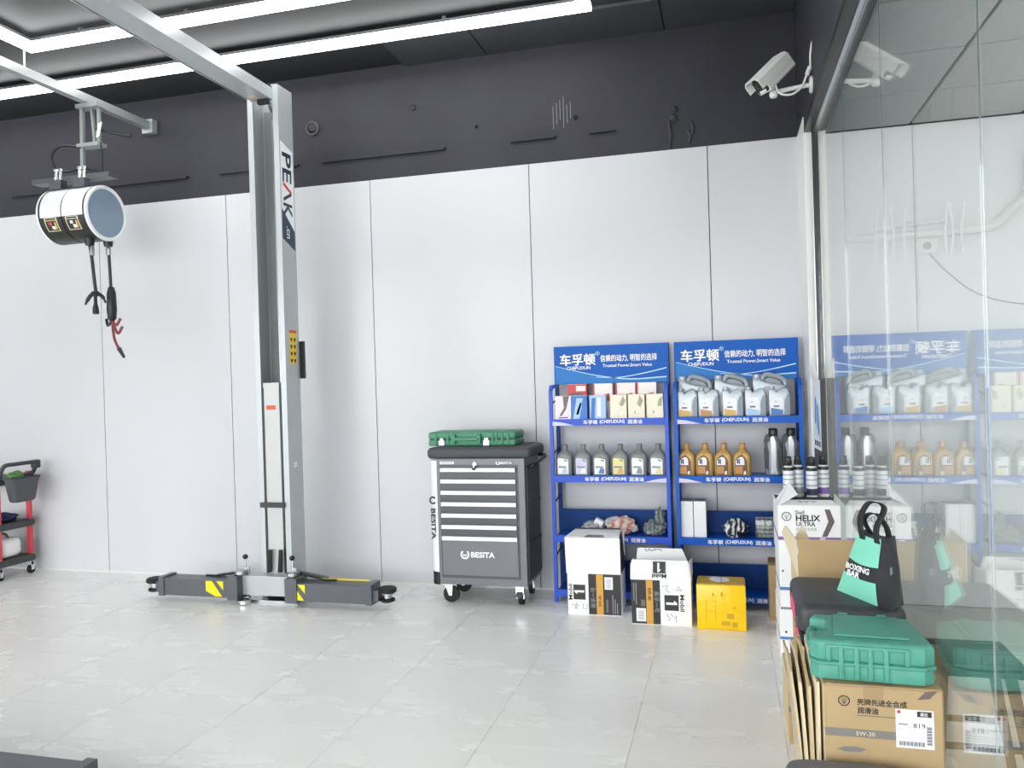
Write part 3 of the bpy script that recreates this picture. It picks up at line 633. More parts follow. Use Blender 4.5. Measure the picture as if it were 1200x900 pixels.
for x, y in ((-hw + .09, -hd + .07), (hw - .06, -hd + .06), (-hw + .09, hd - .06), (hw - .06, hd - .06)):
    side = 0 if x < 0 else 1
    ca = obj('caster', MB().box(x - .035, x + .035, y - .04, y + .04, .128, .1398), 'steel', tc, 0)
    if side == 0:
        obj('wheel', MB().lathe([(.04, -.016), (.056, -.012), (.056, .012), (.04, .016)], 22, (x + .01, y, .0565), 'y'), 'rubber', ca)
        obj('fork', MB().prism([(x - .03, .128), (x + .03, .128), (x + .022, .05), (x + .0, .05)], 'y', y - .03, y - .022), 'white_paint', ca, 0)
        obj('hub', MB().lathe([(.012, -.02), (.012, .02)], 12, (x + .01, y, .0565), 'y'), 'steel', ca)
    else:
        obj('wheel', MB().lathe([(.04, -.016), (.056, -.012), (.056, .012), (.04, .016)], 22, (x, y + .02, .0565), 'x'), 'rubber', ca)
        obj('fork', MB().box(x - .028, x + .028, y - .04, y - .01, .085, .128).box(x - .028, x - .02, y - .03, y + .03, .05, .128).box(x + .02, x + .028, y - .03, y + .03, .05, .128), 'chrome', ca, 0)
        obj('brake_pedal', MB().slab([(x - .02, y - .07, .07), (x + .02, y - .07, .07), (x + .02, y - .035, .095), (x - .02, y - .035, .095)], .006), 'steel', ca, 0)

# ------------------------------------------------------------------ green case on the trolley
g1 = thing('tool_case', 'dark green plastic tool case with two silver latches on the grey trolley', 'tool case', (-1.675, 5.28, 1.0642))
a, b, dpt = -.32, .30, .125
outl = [(a, -dpt + .02), (a + .02, -dpt), (b - .03, -dpt), (b, -dpt + .02), (b, dpt), (a, dpt)]
obj('lower_shell', MB().rbox(a, b, -dpt + .0, dpt, 0.0, .043, .012, 3), 'green_case', g1)
obj('upper_shell', MB().rbox(a, b, -dpt + .0, dpt, .047, .095, .014, 3), 'green_case', g1)
obj('seam', MB().box(a + .008, b - .008, -dpt + .006, dpt - .006, .04, .05), 'case_dark', g1, 0)
hd1 = obj('handle', MB().rbox(-.13, .06, -dpt - .03, -dpt - .012, .036, .06, .007, 2).rbox(-.145, -.115, -dpt - .03, -dpt + .01, .015, .08, .008, 2).rbox(.035, .065, -dpt - .03, -dpt + .01, .015, .08, .008, 2), 'green_case', g1)
for x in (-.22, .10):
    lt = obj('latch', MB().rbox(x - .022, x + .022, -dpt - .012, -dpt - .0005, .003, .035, .003, 1), 'chrome', g1)
    obj('latch_loop', MB().prism([(x - .018, .03), (x + .018, .03), (x + .01, .055), (x - .01, .055)], 'y', -dpt - .008, -dpt - .0005), 'chrome', lt, 0)
    for q in (-.045, .045):
        obj('rib', MB().rbox(x + q - .008, x + q + .008, -dpt - .006, -dpt + .004, .006, .088, .003, 1), 'green_case', g1)
for x in (.17, .21, .25):
    obj('rib', MB().rbox(x - .008, x + .008, -dpt - .006, -dpt + .004, .006, .088, .003, 1), 'green_case', g1)

# ------------------------------------------------------------------ display racks
RYF = 5.25
SH = (1.228, .85, .45, .085)
def rack(xc, label, blue, first):
    t = thing('display_rack', label, 'shelf rack', (xc, RYF, 0), 0, 'blue oil display racks'); h = .395; q = .0125
    for s in (-1, 1):
        x = s * (h - q)
        p = [(x, q, 0), (x, q, .7), (x, q, 1.40)] + [(x, q + .05 * (1 - math.cos(a)), 1.40 + .05 * math.sin(a)) for a in [math.radians(d) for d in (20, 45, 70, 90)]] + [(x, .215, 1.45)]
        obj('front_post', MB().tube(p, .0165, 4), blue, t, 20)
        obj('rear_post', MB().box(x - q, x + q, .222, .247, 0, 1.725), 'rack_navy', t, 0)
        for z in (1.33, .99, .66, .30):
            obj('side_rung', MB().tube([(x, q, z), (x, .222, z + .03)], .006, 6), 'rack_navy', t)
    for i, z in enumerate(SH):
        sh = obj('shelf', MB().box(-h + .024, h - .024, .004, .225, z - .012, z), 'rack_blue_deep', t, 0)
        lp = obj('shelf_lip', MB().box(-h + .024, h - .024, -.004, .0035, z - .042, z + .003), blue, sh, 0)
        if i < 3 or not first:
            xx = .03 if first else -.01
            for tx, x0, w in (('车孚顿', -.145 + xx, .095), ('(CHEFUDUN)', .0 + xx, .165), ('润滑油', .148 + xx, .095)):
                letters(sh, tx, (x0, -.0046, z - .0195), .03, 'white_print', bold=.022, width=w)
        if i in (0, 1):   # pale swept corner on the printed lip
            sx0 = h - .024 if (first and i == 1) else -h + .024; d = -1 if sx0 > 0 else 1
            obj('lip_swoosh', MB().prism([(sx0, z - .04), (sx0, z - .012), (sx0 + d * .06, z - .018), (sx0 + d * .15, z - .04)], 'y', -.0048, -.0041), 'label_violet', sh, 0)
    obj('back_panel', MB().box(-h + .024, h - .024, .212, .2215, .451, .595), 'rack_navy', t, 0)
    obj('back_panel', MB().box(-h + .024, h - .024, .212, .2215, .086, .245), 'rack_navy', t, 0)
    z0, z1, yb = 1.462, 1.725, .200
    hb = obj('header_board', MB().box(-h + .003, h - .003, yb, .2215, z0, z1), 'header_blue', t, 0)
    # lighter swept field, highlight lines and lettering
    n = 16; crv = []; crv2 = []
    for k in range(n + 1):
        u = k / n; x = -h + .012 + u * (2 * h - .03)
        crv.append((x, z0 + .128 - .105 * math.sin(min(1, u * 1.25) * PI / 2) + (.0 if u < .7 else .012 * (u - .7) / .3)))
        crv2.append((x, z0 + .098 - .045 * math.sin(PI * u) - .03 * u + (.06 * max(0, u - .55))))
    obj('print_field', MB().prism([(-h + .012, z0 + .001), (h - .018, z0 + .001)] + crv[::-1], 'y', yb - .0008, yb - .0001), 'header_light', hb, 0)
    obj('print_line', ribbon(crv, [.003 + .006 * k / n for k in range(n + 1)], yb - .0008), 'swoosh', hb, 0)
    obj('print_line', ribbon(crv2[6:], [.001 + .007 * k / n for k in range(6, n + 1)], yb - .0008), 'swoosh', hb, 0)
    letters(hb, '车孚顿', (-.225, yb - .0025, z1 - .095), .085, 'white_print', bold=.03, width=.25)
    letters(hb, 'CHEFUDUN', (-.22, yb - .0025, z1 - .152), .03, 'white_print', bold=.02, width=.165)
    letters(hb, '®', (-.085, yb - .0025, z1 - .055), .04, 'swoosh')
    letters(hb, '信赖的动力, 明智的选择', (.125, yb - .0025, z1 - .092), .05, 'white_print', bold=.022, width=.385)
    letters(hb, 'Trusted Power,Smart Value', (.115, yb - .0025, z1 - .143), .03, 'white_print', bold=.015, width=.335)
    return t
rkL = rack(-.765, 'blue display rack nearest the grey tool trolley, with filter boxes on top', 'rack_blue', True)
rkR = rack(.058, 'blue display rack next to the glass, with silver jugs on top', 'rack_blue_deep', False)

# ------------------------------------------------------------------ stock on the racks
ORD = ['first', 'second', 'third', 'fourth', 'fifth', 'sixth']
def small_box(name, label, x, y, z, w, d, h, m, art, group, cat='box'):
    t = thing(name, label, cat, (x, y, z + .001), 0, group)
    obj('carton', MB().box(-w / 2, w / 2, -d / 2, d / 2, 0.0005, h), m, t, 0)
    f = -d / 2 - .0006
    obj('top_flap', MB().box(-w / 2, w / 2, -d / 2, d / 2, h + .0003, h + .0016), 'filter_white', t, 0)
    for poly, mm in art:
        obj('print', MB().prism([(u * w - w / 2, v * h) for u, v in poly], 'y', f, f + .0005), mm, t, 0)
    return t
z = SH[0]
fr = [( -1.075, 'filter_lilac', [([(.5, 1), (.9, 1), (.7, .45), (.4, .15), (.25, .15), (.55, .5)], 'brown_grey'), ([(.2, .05), (.8, .05), (.8, .1), (.2, .1)], 'purple_print')], 'lilac white filter box with a grey chevron, first in the front row beside the trolley'),
      ( -.966, 'filter_blue', [([(.1, .0), (.5, .0), (.75, .9), (.35, .9)], 'filter_pale_blue'), ([(.3, .2), (.45, .2), (.68, .7), (.55, .7)], 'brown_grey')], 'mid blue filter box with a pale diagonal flash in the front row'),
      ( -.842, 'filter_pale_blue', [([(.05, .0), (.3, .0), (.4, .9), (.15, .9)], 'filter_blue'), ([(.45, .1), (.7, .1), (.7, .9), (.5, .9)], 'label_white')], 'pale blue filter box with white bars in the front row'),
      ( -.704, 'filter_cream', [([(.55, .6), (.8, .95), (.95, .75), (.75, .5)], 'olive_grey'), ([(.4, .1), (.55, .1), (.62, .5), (.52, .5)], 'filter_lilac')], 'cream filter box with grey emblem, left of the three cream boxes'),
      ( -.586, 'filter_cream', [([(.55, .6), (.72, .98), (.92, .75), (.75, .45)], 'olive_grey'), ([(.38, .2), (.45, .2), (.43, .36)], 'brown_grey')], 'cream filter box with grey emblem, middle of the three cream boxes'),
      ( -.466, 'filter_cream', [([(.65, .5), (.75, .8), (.98, .9), (.9, .5)], 'olive_grey'), ([(.38, .2), (.45, .2), (.43, .36)], 'brown_grey')], 'cream filter box with grey emblem, right of the three cream boxes')]
for x, m, art, lb in fr:
    small_box('filter_box', lb, x + .01, RYF + .058, z, .107, .085, .155, m, art, 'filter boxes on the top shelf')
for k, x in enumerate((-.985, -.81, -.657, -.517)):
    m = 'filter_red' if k == 0 else 'filter_white'
    art = [([(.12, .78), (.88, .78), (.88, .9), (.12, .9)], 'filter_white'), ([(.1, .5), (.9, .5), (.85, .72), (.15, .62)], 'filter_red'), ([(0, 0), (.08, 0), (.08, 1), (0, 1)], 'filter_red')]
    if k == 0: art = [([(.45, .8), (.95, .8), (.95, .95), (.45, .95)], 'filter_white'), ([(.1, .5), (.75, .55), (.75, .75), (.15, .75)], 'brown_grey')]
    small_box('filter_box', ['deep red filter box at the left of the back row', 'pink and white filter box, second in the back row', 'white filter box with red band, third in the back row', 'white filter box with red band at the right of the back row'][k], x, RYF + .152, z, .13, .075, .232, m, art, 'red and white filter boxes behind the front row')

def bottle_round(label, x, y, z, body, cap, lab_parts, group, name='oil_bottle'):
    """one-litre oblong bottle with sloped shoulder and centred cap"""
    t = thing(name, label, 'bottle', (x, y, z + .0005), 0, group); w, d = .056, .036
    obj('body', MB().loft([(0, w * .94, d * .94, 5, 0, 0), (.006, w, d, 5, 0, 0), (.105, w, d, 5, 0, 0), (.13, w * .94, d * .95, 4, .001, 0), (.15, w * .68, d * .85, 3, .003, 0), (.164, .022, .022, 2.2, .005, 0), (.172, .019, .019, 2, .005, 0)], 28), body, t)
    obj('cap', MB().lathe([(.019, .168), (.0195, .172), (.0195, .203), (.017, .207)], 18, (.005, 0, 0)), cap, t)
    for poly, mm in lab_parts:
        o = obj('label_print', MB().prism(poly, 'y', -d - .0012, -d - .0004), mm, t, 0)
    return t
wl = lambda c1, c2: [([(-.042, .008), (.032, .008), (.032, .1), (.026, .108), (.0, .113), (-.034, .117), (-.042, .11)], c1), ]
zb = SH[1]
kinds = [('label_white', 'label_violet'), ('label_violet', 'label_white'), ('label_white', 'label_deep_blue'), ('label_yellow', 'label_gold'), ('label_white', 'grey_print'), ('label_white', 'label_yellow')]
for k in range(6):
    x = -1.076 + k * .125; c1, c2 = kinds[k]
    t = bottle_round(['grey oil bottle with lilac white label nearest the trolley', 'grey oil bottle with violet label, second in the row', 'grey oil bottle with blue and white label, third in the row', 'grey oil bottle with pale yellow label', 'grey oil bottle with white and grey label, fifth in the row', 'grey oil bottle with white and cream label at the right end of its row'][k],
                     x, RYF + .07, zb, MATS['bottle_grey'], MATS['bottle_grey'], wl(c1, c2), 'grey oil bottles on the second shelf')
    f = -.036 - .0016
    lab = t.children[-1]
    for poly, mm in ([(-.034, .05), (.02, .05), (.02, .06), (-.034, .063)], 'grey_print'), ([(-.015, .015), (.024, .012), (.024, .045), (-.002, .05)], c2), ([(.0, .1), (.024, .09), (.024, .1), (.01, .108)], 'bottle_grey'):
        obj('label_detail', MB().prism(poly, 'y', f, f + .0003), mm, lab, 0)
for k in range(4):
    x = -.268 + k * .1165
    t = bottle_round(['gold oil bottle beside the middle blue posts', 'gold oil bottle, second of the four from the left', 'gold oil bottle, third of the four from the left', 'gold oil bottle closest to the two black and silver bottles'][k],
                     x, RYF + .07, zb, MATS['bottle_gold'], MATS['cap_orange'], [([(-.044, .006), (.03, .006), (.03, .09), (.02, .115), (.0, .135), (-.02, .128), (-.038, .11), (-.044, .09)], 'bottle_brown')], 'gold oil bottles on the second shelf')
    f = -.036 - .0017; lab = t.children[-1]
    for poly, mm in ([(-.04, .068), (.014, .068), (.014, .1), (.006, .118), (-.01, .12), (-.03, .108), (-.04, .095)], 'label_white'), ([(-.042, .012), (.004, .012), (.004, .06), (-.042, .06)], 'cap_orange'), ([(.006, .008), (.022, .008), (.022, .03), (.012, .03)], 'label_white'):
        obj('label_detail', MB().prism(poly, 'y', f, f + .0004), mm, lab, 0)
    letters(lab, '1', (-.018, f - .0005, .092), .04, 'navy_print', bold=.05); obj('label_detail', MB().box(-.032, -.024, f - .0006, f - .0001, .078, .106), 'navy_print', lab, 0)

def jug(label, x, y, z, sc, lab, big, group):
    t = thing('oil_jug', label, 'jug', (x, y, z + .0005), 0, group)
    if big:
        w, h, d = .105, .27, .048
        out = [(-w, 0), (w, 0), (w, .165), (w - .01, .19), (-.02, .215), (-.05, .225), (-.058, .238), (-w + .002, .238), (-w, .2)]
        obj('body', MB().bprism(out, 'y', -d, d, .01, 2), 'bottle_silver', t)
        obj('cap', MB().lathe([(.025, .236), (.026, .24), (.026, .262), (.022, .266)], 18, (-w + .026, 0, 0)), 'bottle_silver', t)
        hp = smooth_path([(-.045, 0, .215), (-.038, 0, .245), (-.015, 0, .262), (.03, 0, .252), (.075, 0, .236), (.096, 0, .21), (.098, 0, .17)], 4)
        obj('handle', MB().tube(hp, .0155, 8), 'bottle_silver', t)
        obj('grip_recess', MB().prism([(-.03, .215), (-.025, .235), (.0, .243), (.06, .225), (.078, .2), (.06, .19)], 'y', -.004, .004), 'grip_grey', t, 0)
        lb = obj('label_print', MB().prism([(-.07, .03), (.075, .03), (.09, .12), (.03, .165), (-.02, .19), (-.055, .17), (-.08, .1)], 'y', -d - .001, -d - .0002), 'label_white', t, 0)
        obj('label_band', MB().prism([(-.055, .17), (-.02, .19), (.03, .165), (.09, .12), (.09, .112), (.03, .152), (-.02, .175), (-.06, .155)], 'y', -d - .0018, -d - .0012), lab, lb, 0)
    else:
        w, h, d = .064, .185, .033
        out = [(-w, 0), (w, 0), (w, .13), (w - .012, .172), (.028, .178), (.004, .165), (-.018, .152), (-.024, .168), (-w + .002, .168), (-w, .148)]
        obj('body', MB().bprism(out, 'y', -d, d, .007, 2), 'bottle_silver', t)
        obj('cap', MB().lathe([(.018, .166), (.019, .169), (.019, .184), (.016, .187)], 16, (-w + .021, 0, 0)), 'bottle_silver', t)
        obj('grip_recess', MB().prism([(w - .003, .012), (w - .003, .13), (w - .018, .135), (w - .032, .1), (w - .034, .06), (w - .022, .02)], 'y', -d - .0012, -d - .0002), 'grip_grey', t, 0)
        lb = obj('label_print', MB().prism([(-w + .01, .008), (.024, .008), (.026, .095), (.014, .12), (-.012, .122), (-w + .018, .106), (-w + .01, .075)], 'y', -d - .0012, -d - .0002), 'label_white', t, 0)
        obj('label_band', MB().prism([(-w + .012, .008), (.02, .008), (.02, .038), (-w + .012, .052)], 'y', -d - .002, -d - .0014), lab, lb, 0)
        obj('label_band', MB().box(-.036, -.002, -d - .002, -d - .0014, .056, .066), 'brown_grey', lb, 0)
        obj('label_band', MB().box(-.03, -.012, -d - .002, -d - .0014, .088, .092), 'grey_print', lb, 0)
    return t
zt = SH[0]
for k, x in enumerate((-.204, .027, .266)):
    jug(['large silver oil jug with a loop handle, behind on the left', 'large silver oil jug with a loop handle, behind in the middle', 'large silver oil jug with a loop handle, behind on the right'][k], x, RYF + .1485, zt, 1, ['barcode_teal', 'label_violet', 'label_violet'][k], True, 'large silver oil jugs')
for k, x in enumerate((-.249, -.116, .034, .174, .318)):
    jug(['small silver jug with gold label beside the middle blue posts', 'small silver jug with a pale gold label, second in the front row', 'small silver jug with deep gold label in the centre of the front row', 'small silver jug with ice blue label, fourth in the front row', 'small silver jug with blue label closest to the glass'][k], x, RYF + .063, zt, 1, ['label_gold', 'cap_orange', 'label_gold', 'label_blue', 'label_deep_blue'][k], False, 'small silver oil jugs')
for k, x in enumerate((.285, .393)):
    t = thing('tall_bottle', ['tall black and silver bottle nearer the gold bottles', 'tall black and silver bottle nearer the glass'][k], 'bottle', (x - .012, RYF + .10, zb + .0005), 0, 'tall black and silver bottles')
    obj('body', MB().loft([(0, .045, .035, 4, 0, 0), (.006, .05, .038, 4, 0, 0), (.05, .052, .038, 3, 0, 0), (.17, .054, .038, 3, 0, 0), (.2, .05, .036, 3, 0, 0), (.235, .03, .03, 3, .004, 0), (.25, .024, .024, 2, .004, 0)], 26), 'grip_grey', t)
    obj('cap', MB().lathe([(.026, .248), (.028, .254), (.028, .29), (.024, .296)], 18, (.004, 0, 0)), 'bottle_black', t)
    obj('shoulder_sleeve', MB().prism([(-.05, .185), (-.02, .215), (-.02, .262), (-.042, .25), (-.052, .22)], 'y', -.03, .03), 'bottle_black', t, 0)
    obj('front_flute', MB().prism([(-.022, .008), (.03, .008), (.016, .05), (.018, .21), (.004, .25), (-.014, .24), (-.012, .05)], 'y', -.045, -.037), 'silver_gloss', t, 0)
    for s in (-1, 1):
        obj('dark_side', MB().prism([(.03 * s, .03), (.05 * s, .05), (.053 * s, .17), (.04 * s, .2), (.026 * s, .15)], 'y', -.0395, -.03), 'bottle_black', t, 0)
# third shelves: bags, boxes
zc_ = SH[2]
def bag(name, label, x, y, z, sx, sy, sz, m, seed, extra=None):
    t = thing(name, label, 'bag', (x, y, z))
    obj('bag_body', MB().lump((0, 0, sz * .86 + .001), sx, sy, sz, seed, .35, 4, 2.4), m, t, 30)
    if extra: extra(t)
    return t
bag('parts_bag', 'white crumpled parts bag with a box end sticking up, behind the carton', -.90, RYF + .12, zc_, .075, .06, .045, 'bag_clear', 3, lambda t: obj('box_end', MB().rbox(-.03, .03, -.03, .03, .045, .105, .003, 1).xf(Matrix.Rotation(.5, 4, 'Y')), 'label_white', t))
bag('parts_bag', 'clear parts bag with orange red contents on the third shelf', -.705, RYF + .11, zc_, .098, .08, .062, 'bag_mixed', 5, lambda t: obj('bag_neck', MB().lump((-.06, 0, .08), .06, .05, .03, 8, .5, 3), 'bag_clear', t, 30))
bag('parts_bag', 'grey green clear bag with a twisted neck beside the blue post', -.485, RYF + .11, zc_, .075, .075, .05, 'bag_glint', 9, lambda t: obj('bag_neck', MB().lump((.035, 0, .115), .03, .03, .065, 4, .5, 3), 'bag_glint', t, 30))
for k, x in enumerate((-.272, -.19)):
    t = thing('tall_box', ['tall plain white box beside the middle blue posts on the third shelf', 'tall plain white box, the right one of the pair'][k], 'box', (x, RYF + .10, zc_ + .0005), 0, 'tall white boxes')
    obj('carton', MB().rbox(-.039, .039, -.06, .06, 0, .232, .002, 1), 'carton_white', t); obj('top_flap', MB().box(-.037, .037, -.058, .058, .2322, .2345), 'grey_print', t, 0)
bag('glove_bundle', 'crumpled black and white striped bundle on the third shelf', .028, RYF + .09, zc_, .074, .06, .058, 'bag_zebra', 12, lambda t: obj('dark_base', MB().lump((.005, .0, .032), .07, .055, .036, 15, .3, 3), 'bottle_black', t, 30))
t = thing('sachet_pack', 'flat stack of grey green sachets in clear film by the white carton', 'bag', (.268, RYF + .11, zc_ + .001))
for k in range(4):
    obj('sachet', MB().rbox(-.10 - .004 * k, .11, -.07, .07, .002 + k * .027, .026 + k * .027, .01, 3), 'bag_glint', t)
obj('film', MB().rbox(-.118, .118, -.078, .078, .0, .125, .012, 2), 'bag_film', t)

# ------------------------------------------------------------------ cartons in front of the racks
def barcode(parent, x, z, w, h, y, m='label_white'):
    o = obj('barcode_label', MB().box(x, x + w, y - .0006, y - .0001, z, z + h), m, parent, 0)
    for k in range(6):
        obj('barcode_bar', MB().box(x + w * .2, x + w * .8, y - .001, y - .0006, z + h * (.15 + .12 * k), z + h * (.21 + .12 * k)), 'barcode_teal', o, 0)
def numeral_one(parent, o, h, m, xd, yd):
    w = h * .36
    mb = MB().prism([(-w * .1, -h / 2), (w * .5, -h / 2), (w * .5, h / 2), (w * .05, h / 2), (-w * .5, h * .3), (-w * .5, h * .17), (-w * .1, h * .26)], 'z', -.0004, .0004)
    return obj('lettering', place(mb, o, xd, yd), m, parent, 0)
# carton with raised blank flap
b1 = thing('oil_carton', 'white oil carton with tall blank raised flap in front of the rack', 'carton', (-.846, 5.0, 0)); w = .17
f = 0
obj('front_panel', MB().box(-w, w, f, f + .004, .002, .265), 'carton_white', b1, 0)
obj('side_panel', MB().box(w - .004, w, f + .0045, .235, .002, .265), 'carton_white', b1, 0)
obj('side_panel', MB().box(-w, -w + .004, f + .0045, .235, .002, .265), 'carton_white', b1, 0)
obj('back_panel', MB().box(-w, w, .2355, .24, .002, .48), 'carton_white', b1, 0)
obj('bottom_panel', MB().box(-w, w, f, .24, 0, .0018), 'carton_white', b1, 0)
obj('raised_flap', MB().slab([(-w - .004, -.006, .262), (w + .002, -.006, .262), (w, .004, .49), (-w - .012, .004, .49)], -.004), 'carton_white', b1, 0)
obj('raised_flap', MB().slab([(w, .005, .266), (w, .234, .266), (w - .015, .21, .49), (w - .015, .02, .49)], .004), 'carton_black', b1, 0)
obj('raised_flap', MB().slab([(-w, .234, .266), (-w, .005, .266), (-w + .01, .01, .485), (-w + .01, .21, .485)], .004), 'carton_white', b1, 0)
obj('top_flap', MB().slab([(-w - .005, .012, .492), (-.055, .012, .492), (-.04, .07, .497), (.06, .07, .497), (.075, .012, .492), (w - .004, .012, .492), (w - .02, .19, .51), (-w + .03, .19, .51)], .003), 'carton_white', b1, 0)
obj('top_flap', MB().box(-w + .035, w - .02, .17, .185, .513, .519), 'carton_black', b1, 0)
fy = -.0064 + .006
blk = obj('print_panel', MB().box(-.036, w, -.0008, -.0001, .004, .262), 'carton_black', b1, 0)
obj('print_band', MB().box(.015, .058, -.0016, -.0009, .004, .258), 'carton_gold', blk, 0)
letters(blk, '美孚一号', (-.006, -.0014, .11), .035, 'grey_print', (0, 0, 1), (-1, 0, 0), width=.13)
letters(blk, '0W-40', (.036, -.0022, .09), .026, 'black_print', (0, 0, 1), (-1, 0, 0), bold=.02, width=.07)
obj('print_band', MB().box(.075, .088, -.0014, -.0009, .02, .10), 'brown_grey', blk, 0)
for k in range(3): obj('fine_print', MB().box(.115 + k * .014, .12 + k * .014, -.0014, -.0009, .012, .13 - .025 * k), 'grey_print', blk, 0)
barcode(blk, .068, .165, .052, .078, -.0009)
sq = obj('print_square', MB().box(-.133, -.056, -.0008, -.0001, .095, .19), 'carton_black', b1, 0)
numeral_one(sq, (-.095, -.0014, .143), .062, 'white_print', (0, 0, 1), (-1, 0, 0))
letters(b1, 'Mobil', (-.152, -.0008, .142), .034, 'black_print', (0, 0, 1), (-1, 0, 0), bold=.02, width=.10)
def scribble(parent, pts, y, m='black_print', r=.0013):
    obj('pen_mark', MB().tube([(a, y, b) for a, b in pts], r, 5), m, parent)
scribble(b1, [(-.145, .06), (-.1, .055), (-.118, .075), (-.12, .03)], -.0008); scribble(b1, [(-.07, .07), (-.075, .04), (-.05, .035), (-.045, .07)], -.0008); scribble(b1, [(-.13, .042), (-.105, .04)], -.0008)

b2 = thing('oil_carton', 'white oil carton with black and gold print panel left of the yellow parcel', 'carton', (-.417, 4.862, 0)); w = .178
obj('front_panel', MB().box(-w, w, 0, .004, .002, .272), 'carton_white', b2, 0)
obj('side_panel', MB().box(w - .004, w, .0045, .22, .002, .272), 'carton_white', b2, 0); obj('side_panel', MB().box(-w, -w + .004, .0045, .22, .002, .272), 'carton_white', b2, 0)
obj('back_panel', MB().box(-w, w, .2205, .225, .002, .272), 'carton_white', b2, 0); obj('bottom_panel', MB().box(-w, w, 0, .225, 0, .0018), 'carton_white', b2, 0)
fl2 = obj('raised_flap', MB().slab([(-w - .002, -.001, .2725), (w, -.001, .2725), (w - .016, .03, .385), (-w + .004, .03, .385)], -.004), 'carton_white', b2, 0)
obj('raised_flap', MB().slab([(w, .005, .2725), (w, .21, .2725), (w + .0, .18, .37), (w - .012, .04, .38)], .004), 'carton_white', b2, 0)
obj('raised_flap', MB().slab([(-w, .21, .2725), (-w, .005, .2725), (-w + .0, .03, .36), (-w, .18, .36)], .004), 'carton_white', b2, 0)
obj('raised_flap', MB().slab([(-w, .2245, .2725), (w, .2245, .2725), (w - .06, .235, .415), (-w + .02, .235, .415)], .004), 'carton_white', b2, 0)
letters(b2, 'CSAA', (-.06, .23, .395), .045, 'black_print', (-1, 0, 0), (0, 0, -1), width=.11)
blk = obj('print_panel', MB().box(-w, -.005, -.0008, -.0001, .004, .27), 'carton_black', b2, 0)
obj('print_band', MB().box(-.088, -.048, -.0016, -.0009, .004, .268), 'carton_gold', blk, 0)
letters(blk, '0W-40', (-.068, -.0022, .185), .028, 'black_print', (0, 0, -1), (1, 0, 0), bold=.02, width=.075)
letters(blk, '美孚一号', (-.026, -.0014, .14), .035, 'grey_print', (0, 0, -1), (1, 0, 0), width=.13)
obj('print_band', MB().box(-.12, -.095, -.0014, -.0009, .11, .15), 'brown_grey', blk, 0)
for k in range(2): obj('fine_print', MB().box(-.165 + k * .014, -.16 + k * .014, -.0014, -.0009, .14 - .02 * k, .25), 'grey_print', blk, 0)
barcode(blk, -.15, .018, .058, .08, -.0009)
sq = obj('print_square', MB().box(.02, .104, -.0008, -.0001, .09, .183), 'carton_black', b2, 0)
numeral_one(sq, (.062, -.0014, .137), .066, 'white_print', (0, 0, -1), (1, 0, 0))
letters(b2, 'Mobil', (.125, -.0008, .137), .034, 'black_print', (0, 0, -1), (1, 0, 0), bold=.02, width=.10)
scribble(b2, [(.01, .235), (.045, .24), (.03, .215), (.05, .2)], -.0008); scribble(b2, [(.09, .215), (.125, .213), (.105, .23), (.1, .235)], -.0008)
scribble(b2, [(.03, .07), (.05, .04), (.04, .03)], -.0008); scribble(b2, [(.085, .02), (.09, .06), (.075, .045)], -.0008); scribble(b2, [(.055, .07), (.07, .055)], -.0008)
nz_ = Vector((0, -.963, .267))  # outward normal of the leaning flap
def flapP(u, v): return (u, -.001 + .031 * v + nz_.y * .0052, .2725 + .1125 * v + nz_.z * .0052)
ydn = Vector((0, -.031, -.1125)).normalized()
sqf = obj('print_square', MB().slab([flapP(-.045, .34), flapP(.03, .34), flapP(.03, .93), flapP(-.045, .93)], .0006), 'carton_black', fl2, 0)
pp = Vector(flapP(-.008, .63)) + nz_ * .002
numeral_one(sqf, tuple(pp), .055, 'white_print', (-1, 0, 0), tuple(ydn))
pp = Vector(flapP(-.008, .2)) + nz_ * .001
letters(fl2, 'Mobil', tuple(pp), .034, 'black_print', (-1, 0, 0), tuple(ydn), bold=.02, width=.085)

yb = thing('taped_parcel', 'yellow tape-wrapped parcel on the floor before the right rack', 'parcel', (-.066, 4.818, 0)); w = .14
obj('parcel_body', MB().rbox(-w, w, 0, .20, .0, .265, .006, 2), 'yellow_wrap', yb)
obj('tape_top', MB().rbox(-w + .004, w - .004, .004, .196, .2652, .27, .002, 1), 'yellow_top', yb)
obj('tape_patch', MB().prism([(-.07, .12), (-.02, .05), (.05, .09), (.04, .16), (-.05, .18)], 'z', .2702, .271), 'label_white', yb, 0)
obj('tape_seam', MB().box(.001, .004, .003, .197, .2703, .2715), 'carton_dark_inside', yb, 0)
for x0, x1, z0, z1 in ((-.09, -.03, .17, .173), (-.09, -.087, .05, .173), (-.09, -.03, .11, .112), (.03, .07, .07, .1), (.0, .05, .03, .055), (.06, .09, .02, .05), (.065, .08, .13, .14), (-.05, -.04, .2, .22), (0, .01, .2, .225), (-.1, .1, .008, .011), (-.035, -.032, .05, .173)):
    obj('faded_print', MB().box(x0, x1, -.0006, -.0001, z0, z1), 'yellow_dark', yb, 0)
bs = thing('flat_carton', 'thin brown carton standing on end beside the white carton stack', 'carton', (.238, 5.06, 0))
obj('board', MB().box(-.022, .03, 0, .16, .0, .335), 'carton_brown', bs, 0); obj('top_edge', MB().box(-.02, .028, .003, .157, .3355, .352), 'carton_dark_inside', bs, 0)

